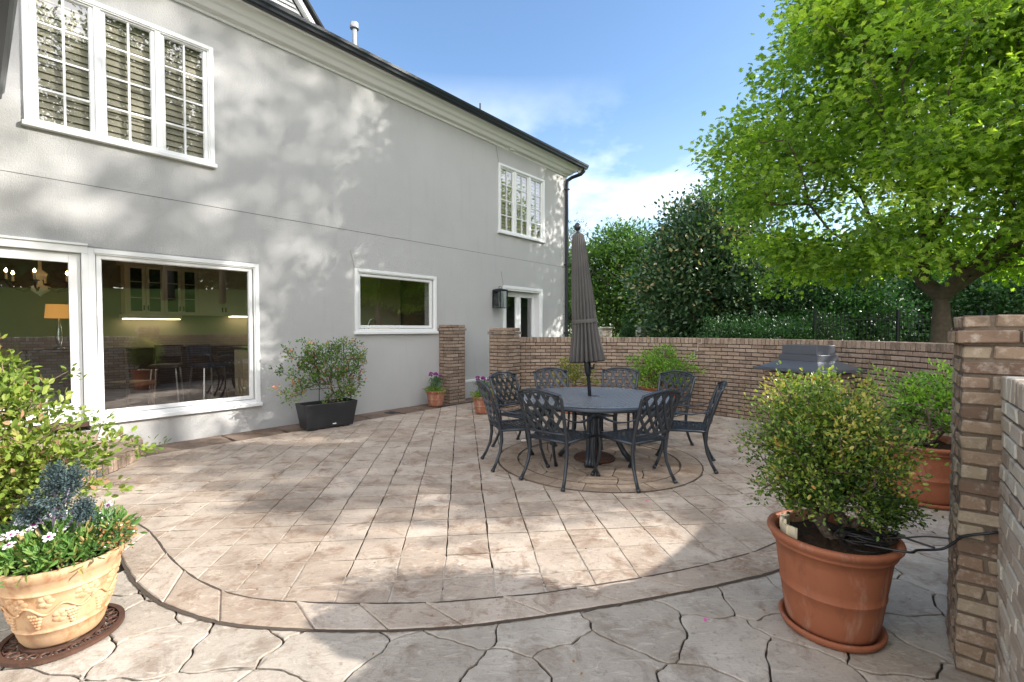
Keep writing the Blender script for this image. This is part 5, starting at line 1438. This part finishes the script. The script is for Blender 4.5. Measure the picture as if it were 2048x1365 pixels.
# dried trailing bits on the right rim
cl = np.array([(.22+rg.normal(0,.035), .06+rg.normal(0,.05), .46+rg.normal(0,.035)) for _ in range(46)])
nodes, par, rad = grow(rg, cl, (.15,.05,.38), .04, .3, 0, .0012, .5, .006); skeleton(nodes, par, rad, 4).build('dry_stems', MT['twig'], k)
A = cluster_leaves(rg, cl, .03, 8, 1, size=(.012,.026)); leafmesh('dry_foliage', *A[:4], OVAL, 'dry_leaf', k, A[4])
# open flowers: five petals and a dark eye each
for i in range(24):
    an, rr_ = rg.uniform(-PI, PI), rg.uniform(.05, .25); c = Vector((rr_*math.cos(an)-.04, rr_*math.sin(an)-.03, .515+.055*rg.random()))
    nrm = Vector((rg.normal(0,.35)+.15, rg.normal(0,.35)-.45, 1)).normalized(); a = nrm.orthogonal().normalized(); b = nrm.cross(a); mb = MB(); s_ = .023
    for q in range(5):
        t = 2*PI*q/5; d = a*math.cos(t)+b*math.sin(t); e = nrm.cross(d)
        mb.add([c, c+d*s_*.5+e*s_*.30+nrm*.003, c+d*s_+e*s_*.34+nrm*.001, c+d*s_*1.08+nrm*.0, c+d*s_-e*s_*.34+nrm*.001, c+d*s_*.5-e*s_*.30+nrm*.003], [(0,1,2,3,4,5)])
    fo = mb.build('flower', MT['petal_white'], k)
    mb = MB(); mb.add([c+nrm*.004+(a*math.cos(q*PI/4)+b*math.sin(q*PI/4))*s_*.36 for q in range(8)], [tuple(range(8))]); mb.build('flower_eye', MT['dark_eye'], fo)
# kale standing in the pot
kr = empty('ornamental_kale', (PX+.005, PY-.03, .38), 0, 'blue green ornamental kale with a purple stem growing tall in the cream pot', 'plant')
heads = [(.0,.0,.41,.075),(-.06,.02,.36,.06),(.07,.0,.37,.06),(-.09,-.02,.28,.055),(.12,.02,.29,.045),(.03,-.04,.31,.05),(-.13,.0,.23,.045),(.05,.05,.42,.05),(-.02,.03,.44,.05),(.15,.0,.25,.03)]
mb = MB(); mb.tube([(.0,0,0),(.003,0,.1),(-.008,0,.2),(0,0,.3),(0,0,.38)], [.011,.010,.009,.008,.005], 10)
for x, y, z, r in heads: mb.tube([(0,0,z-.17),(x*.5,y*.5,z-.10),(x,y,z)], [.006,.005,.003], 6)
mb.build('stem', MT['twig_purple'], kr, True)
cl = np.array([(x+rg.normal(0,r*.42), y+rg.normal(0,r*.42), z+rg.normal(0,r*.30)) for x, y, z, r in heads for _ in range(16)])
A = cluster_leaves(rg, cl, .024, 46, 1, size=(.007,.015), upbias=.3, cvar=.15); leafmesh('frilly_leaves', *A[:4], OVAL, 'kale_leaf', kr, A[4])
# cast iron trivet under the pot
k = empty('iron_trivet', (PX, PY, 0), 0, 'rusty round cast iron openwork stand under the cream pot', 'plant stand')
mb = MB()
for r, w_ in ((.225,.012),(.15,.008)): mb.lathe([(r-w_,.006),(r+w_,.006),(r+w_,.024),(r-w_,.024)], 64, closed=True)
for q in range(22):
    a = 2*PI*q/22; c = (.187*math.cos(a), .187*math.sin(a))
    mb.tube([(c[0]+.022*math.cos(t), c[1]+.022*math.sin(t), .016) for t in np.linspace(0, 2*PI, 9)], .005, 6)
for q in range(4): a = PI/4+q*PI/2; mb.tube([(.2*math.cos(a), .2*math.sin(a), .006),(.2*math.cos(a), .2*math.sin(a), -.004)], .014, 8)
mb.build('stand', MT['iron_rust'], k)
# fallen petals and leaves
for i, (x, y) in enumerate(((1.19, 4.12), (1.56, 2.5-.05), (1.02, 2.42))):
    if i == 1: continue
    k = empty('fallen_petal', (x, y, .006), i, ('tiny pink fallen petal on the tiles in front of the chairs', '', 'tiny pink fallen petal on the flagstones left of the near pot')[i], 'petal')
    mb = MB(); mb.add([(0,0,0),(.012,.008,.004),(.022,.0,.001),(.012,-.009,.005)], [(0,1,2,3)]); mb.add([(0,.004,0),(-.008,.014,.004),(-.002,.022,.001),(.006,.014,.005)], [(0,1,2,3)]); mb.build('petal', MT['petal_pink'], k)
n_ = 420; s_ = rg.uniform(-1, 6.3, n_); t_ = np.abs(rg.normal(.08, .22, n_))+.02
P = np.array([tuple(fac(a, b, .006)) for a, b in zip(s_, t_)])
P2 = np.c_[rg.uniform(-4,4,420), rg.uniform(2.0,8,420), np.full(420,.011)]; P2 = P2[[tfac(p) > .3 and math.hypot(p[0]-1, p[1]-5.5) < 3.7 or p[0] < 0 and tfac(p) > .3 for p in P2]]
P = np.r_[P, P2]
lt = leafmesh('leaf_litter', P, rg.normal(0,1,P.shape)*np.array((1,1,.05)), rg.normal(0,.25,P.shape)+np.array((0,0,1)), rg.uniform(.008,.022,len(P)), OVAL, 'dry_leaf', None, rg.random(len(P)))
tag(lt, 'dry brown leaf litter scattered on the paving along the house', 'leaf litter', kind='stuff')

# ------------------------------------------------------------------ trees
def tree(name, label, base, rg, env, n, rc, per, size, leaf, tmpl=OVAL, trunk=None, r0=.012, rmax=.25, share=.4, bark='bark', flat=.5, upb=1.0, cvar=.2, step=.5, droop=.2, group=None, lift=.12, cat='tree', branches='branches', filt=None):
    t = empty(name, base, 0, label, cat, group)
    cl = env(n)
    tr = trunk or [(0,0,1.0)]
    nodes, par, rad = grow(rg, cl, (0,0,-.1), step, share, lift, r0, .5, rmax, .05, extra=tr)
    k_ = len(tr)+1
    mb = MB(); mb.tube([tuple(p) for p in nodes[:k_]], [rad[min(i+1, len(rad)-1)]*(1.25 if i == 0 else 1) for i in range(k_)], 16, cap=True)
    mb.build('trunk', MT[bark], t, True)
    par2 = list(par); m = MB(); N = [Vector(p) for p in nodes]
    for i in range(k_, len(N)):
        if (N[i]-N[par[i]]).length > 1e-3: m.tube([N[par[i]], N[i]+(N[i]-N[par[i]])*.05], [min(rad[par[i]], rad[i]*1.3), rad[i]], 6 if rad[i] > .03 else 4, cap=False)
    m.build(branches, MT[bark], t, True)
    P, A, Nv, sz, rd = cluster_leaves(rg, cl, rc, per, flat, size=size, upbias=upb, cvar=cvar, droop=droop, centre=(0,0,cl[:,2].min()))
    leafmesh('crown', P, A, Nv, sz, tmpl, leaf, t, rd)
    return t
rg = np.random.default_rng(5)
MB_ = (8.75, 9.6, 0)
def maple_env(n):
    out = []
    while len(out) < n:
        h = rg.random()**.85; z = 2.15+h*8.7
        # radius profile: wide low, tapering up
        Rm = 4.65*(min(1, .62+h*1.6))*(1-max(0, h-.35)/.65*.62)
        a = rg.uniform(0, 2*PI); r = Rm*math.sqrt(rg.random())**.8*(.93+.07*math.sin(a*7+z*2))
        if r < .9 and h < .25: continue
        low = 3.0-.15*r
        if z < low: continue
        # layered tiers leave gaps
        if math.sin(z*2.3+a*2+r*.8) < -.85: continue
        x_, y_ = r*math.cos(a), r*math.sin(a)
        if y_ > .6 and rg.random() < .66: continue
        if math.sin(x_*1.7+1)*math.sin(y_*1.5+z)*math.sin(z*1.6+x_*.5) < -.22 and r > 1.2: continue
        out.append((r*math.cos(a), r*math.sin(a), z))
    return np.array(out)
tree('maple_tree', 'big bright green maple with low spreading limbs behind the curved wall at the right', MB_, rg, maple_env, 1150, .56, 122, (.08,.14), 'maple_leaf', MAPLE, [(0,.02,.8),(0.02,0,1.6),(0,0,2.2)], r0=.0062, rmax=.16, share=.5, flat=.6, upb=.75, cvar=.24, step=.45, droop=.35, lift=.06)
def ell_env(rx, ry, z0, z1, shell=.5, bumps=4, seed=0, cone=0):
    def f(n):
        out = []; zc_ = (z0+z1)/2; rz = (z1-z0)/2
        while len(out) < n:
            d = rg.normal(0, 1, 3); d /= np.linalg.norm(d); r = rg.random()**shell
            b = 1+.13*math.sin(d[0]*bumps+seed)*math.cos(d[1]*bumps-seed)+.08*math.sin(d[2]*bumps*1.7+seed*2)
            p = d*r*b*np.array((rx, ry, rz)); hfrac = (p[2]/rz+1)/2
            s_ = 1-cone*hfrac
            out.append((p[0]*s_, p[1]*s_, zc_+p[2]))
        return np.array(out)
    return f
GB = 'trees beyond the curved wall'
tree('magnolia_tree', 'tall dark glossy magnolia beyond the wall left of the maple', (8.2, 19.5, 0), rg, ell_env(3.3, 2.6, .3, 7.2, .4, 5, 1, .28), 420, .75, 95, (.13,.22), 'magnolia_leaf', OVAL, [(0,0,1.2)], r0=.012, bark='bark_dark', flat=.9, upb=.5, cvar=.2, group=GB)
tree('leafy_tree', 'mid green leafy tree between the magnolia and the umbrella', (5.9, 25, 0), rg, ell_env(3.1, 2.5, 1.3, 6.9, .4, 5, 2, .2), 300, .8, 80, (.13,.22), 'forest_leaf', OVAL, [(0,0,1.5)], r0=.012, flat=.7, group=GB)
tree('leafy_tree', 'pale green distant tree just right of the closed umbrella', (3.1, 33, 0), rg, ell_env(3.4, 2.5, 1.0, 6.6, .4, 5, 3, .3), 260, .9, 75, (.15,.26), 'forest_leaf', OVAL, [(0,0,1.5)], r0=.013, flat=.7, group=GB)
tree('evergreen_tree', 'dark evergreen showing in the gap between downspout and umbrella', (3.6, 27, 0), rg, ell_env(1.35, 1.3, .3, 7.4, .4, 5, 4, .6), 160, .6, 90, (.10,.18), 'magnolia_leaf', LANCE, [(0,0,1.0)], r0=.01, bark='bark_dark', flat=.7, group=GB)
tree('holly_tree', 'dark broad evergreen just right of the magnolia under the maple limbs', (12.2, 20.5, 0), rg, ell_env(3.2, 2.4, .2, 5.0, .4, 5, 5, .2), 260, .75, 85, (.12,.2), 'magnolia_leaf', OVAL, [(0,0,1.0)], r0=.011, bark='bark_dark', flat=.8, group=GB)
tree('ivy_tree', 'mid green ivy clad tree behind the iron fence', (11.9, 17.2, 0), rg, ell_env(2.3, 1.4, .0, 3.9, .4, 6, 6, .1), 230, .6, 95, (.09,.15), 'ivy_leaf', OVAL, [(0,0,1.0)], r0=.01, bark='bark_dark', flat=.9, upb=.3, group=GB)
for i, (x, y, h_, lab) in enumerate(((16.2, 20.0, 4.8, 'dark ivy covered tree seen left of the maple trunk'), (20.3, 20.5, 5.2, 'dark tree far behind and right of the maple trunk'), (25.0, 22.5, 6.0, 'dark tree at the far right edge above the near brick pier'))):
    tree('ivy_tree', lab, (x, y, 0), rg, ell_env(2.9, 1.7, .7, h_, .4, 6, 7+i, .1), 230, .7, 80, (.11,.18), 'ivy_leaf', OVAL, [(0,0,1.2)], r0=.011, bark='bark_dark', flat=.9, upb=.3, group=GB)
for i, (x, y, h_, lab) in enumerate(((10, 32, 6.5, 'sunlit far tree glimpsed behind the magnolia'), (16.5, 33, 7.0, 'sunlit far tree glimpsed behind the dark hedge trees'), (24, 34, 7.5, 'sunlit far tree behind the maple crown'), (32, 36, 8, 'sunlit far tree at the right edge behind the maple'))):
    tree('far_tree', lab, (x, y, 0), rg, ell_env(4.4, 2.5, .3, h_, .4, 6, 11+i, .1), 240, 1.0, 70, (.2,.34), 'forest_leaf', OVAL, [(0,0,1.6)], r0=.013, flat=.8, group=GB)
tree('conical_shrub', 'small pointed conifer just behind the wall right of the umbrella', (4.75, 19.5, 0), rg, ell_env(.42, .42, .05, 2.15, .5, 3, 1, .75), 60, .2, 110, (.05,.09), 'ivy_leaf', LANCE, [(0,0,.5)], r0=.006, rmax=.05, bark='bark_dark', flat=1, cat='shrub')
tree('hedge', 'long dark clipped looking hedge running behind the iron fence', (19, 18.6, 0), rg, (lambda n: np.c_[rg.uniform(-9.5, 14, n), rg.uniform(-.5, .5, n), rg.random(n)**.8*3.5]), 420, .55, 105, (.09,.15), 'ivy_leaf', OVAL, [(0,0,.3)], r0=.004, rmax=.08, bark='bark_dark', flat=1, upb=.3, cat='hedge')
# low shrubs along the fence line
for i, (x, y, r, lab) in enumerate(((7.2, 15.5, .8, 'low dark shrub behind the wall below the magnolia'), (8.6, 15.2, .85, 'low dark shrub behind the wall left of the grill hood'), (10.1, 15.6, .8, 'low dark shrub behind the wall above the grill hood'))):
    tree('low_shrub', lab, (x, y, 0), rg, ell_env(r*1.3, r, .0, 1.95, .4, 5, 20+i), 90, .35, 90, (.05,.09), 'ivy_leaf', OVAL, [(0,0,.3)], r0=.006, rmax=.05, bark='bark_dark', flat=1, cat='shrub', group='low shrubs behind the wall')
# iron fence
fn = empty('iron_fence', (18.4, 14.6, 0), 0, 'black iron picket fence behind the curved wall under the maple', 'fence')
mb, ps = MB(), MB(); L = 9.0
for i in range(int(2*L/.115)):
    x = -L+i*.115
    mb.box(x-.008, x+.008, -.008, .008, .1, 2.02)
mb.build('pickets', MT['black_metal'], fn)
mb = MB(); mb.box(-L, L, -.016, .016, 1.80, 1.83); mb.box(-L, L, -.016, .016, .2, .23); mb.build('rail', MT['black_metal'], fn)
for i in range(8): x = -L+i*2*L/7; mb = MB(); mb.box(x-.03, x+.03, -.03, .03, 0, 2.12); mb.build('post', MT['black_metal'], fn)
# small stone pillars beyond
for i, (x, y, lab) in enumerate(((6.0, 21.5, 'small stone pillar behind the wall under the magnolia'), (4.6, 23.2, 'low pale stone pillar behind the wall beside the umbrella'))):
    k = empty('stone_pillar', (x, y, 0), .2, lab, 'pillar'); mb, c_ = MB(), MB(); brick_block(mb, c_, (-.25,-.25), (1,0), (0,1), .5, .5, 0, 24 if i == 0 else 23); mb.build('stonework', MT['brick_weathered'], k); c_.build('mortar', MT['mortar'], k)
    mb = MB(); mb.box(-.3,.3,-.3,.3,(24 if i == 0 else 23)*BH,(24 if i == 0 else 23)*BH+.06); mb.build('cap', MT['pale_stone'], k, bev=.01)
tree('maple_tree', 'second green maple added out of view east of the patio to shade the paving', (12, 3.9, 0), rg, ell_env(2.3, 1.6, 4.3, 8.2, .45, 6, 77), 110, .5, 60, (.09,.14), 'maple_leaf', MAPLE, [(0,0,1.2),(0,0,2.6)], r0=.008, rmax=.12, flat=.5)  # unseen tree, added so its sparse crown dapples the patio
# tall oaks up on the lawn bank to the right; they cast the dappled shade and show in the window glass
GO = 'tall oaks on the lawn east of the patio'
for i, (x, y, zb, h0, h1, rr_, lab) in enumerate(((21, 5.5, 1.0, 12.0, 18.5, 4.0, 'tall oak on the lawn reflected in the left door glass'), (24, -5.5, .8, 11.5, 18.0, 4.0, 'tall oak on the lawn reflected in the picture window'), (29, 3.0, 2.0, 17, 24, 4.6, 'farther tall oak on the lawn bank reflected in the glass'))):
    tree('oak_tree', lab, (x, y, hill(x, y)-.1), rg, ell_env(rr_, rr_, h0, h1, .45, 6, 30+i), 95, .75, 22, (.2,.3), 'oak_leaf', OVAL, [(0,0,2),(.2,.1,4.5),(.1,0,6.5)], r0=.02, rmax=.33, flat=.6, group=GO)
for i, (x, y, lab) in enumerate(((25, -9.5, 'dense tall oak on the lawn reflected in the left upper window'), (29, -17, 'dense tall oak on the lawn farthest left in the door reflection'), (34, 3, 'broad lower oak on the lawn bank reflected in the small window'))):
    tree('oak_tree', lab, (x, y, hill(x, y)), rg, ell_env(5.2, 5.2, *((5.5, 20), (5.5, 20), (3, 12))[i], .45, 6, 40+i), 260, 1.1, 60, (.22,.36), 'oak_leaf', OVAL, [(0,0,2),(.2,.1,3.5),(.1,0,5)], r0=.02, rmax=.36, flat=.7, group=GO)
for i in range(9):
    x, y = 43+3*math.sin(i*2.1), -40+i*7
    tree('woodland_tree', 'dark woodland tree at the back of the lawn reflected in the house glass', (x, y, hill(x, y)-.2), rg, ell_env(5.5, 5.5, .2, 12+1.5*math.sin(i*1.7), .4, 6, 50+i), 210, 1.6, 60, (.55,.9), 'ivy_leaf', OVAL, [(0,0,3)], r0=.02, rmax=.3, flat=.8, bark='bark_dark', group='dark woodland trees at the back of the lawn')
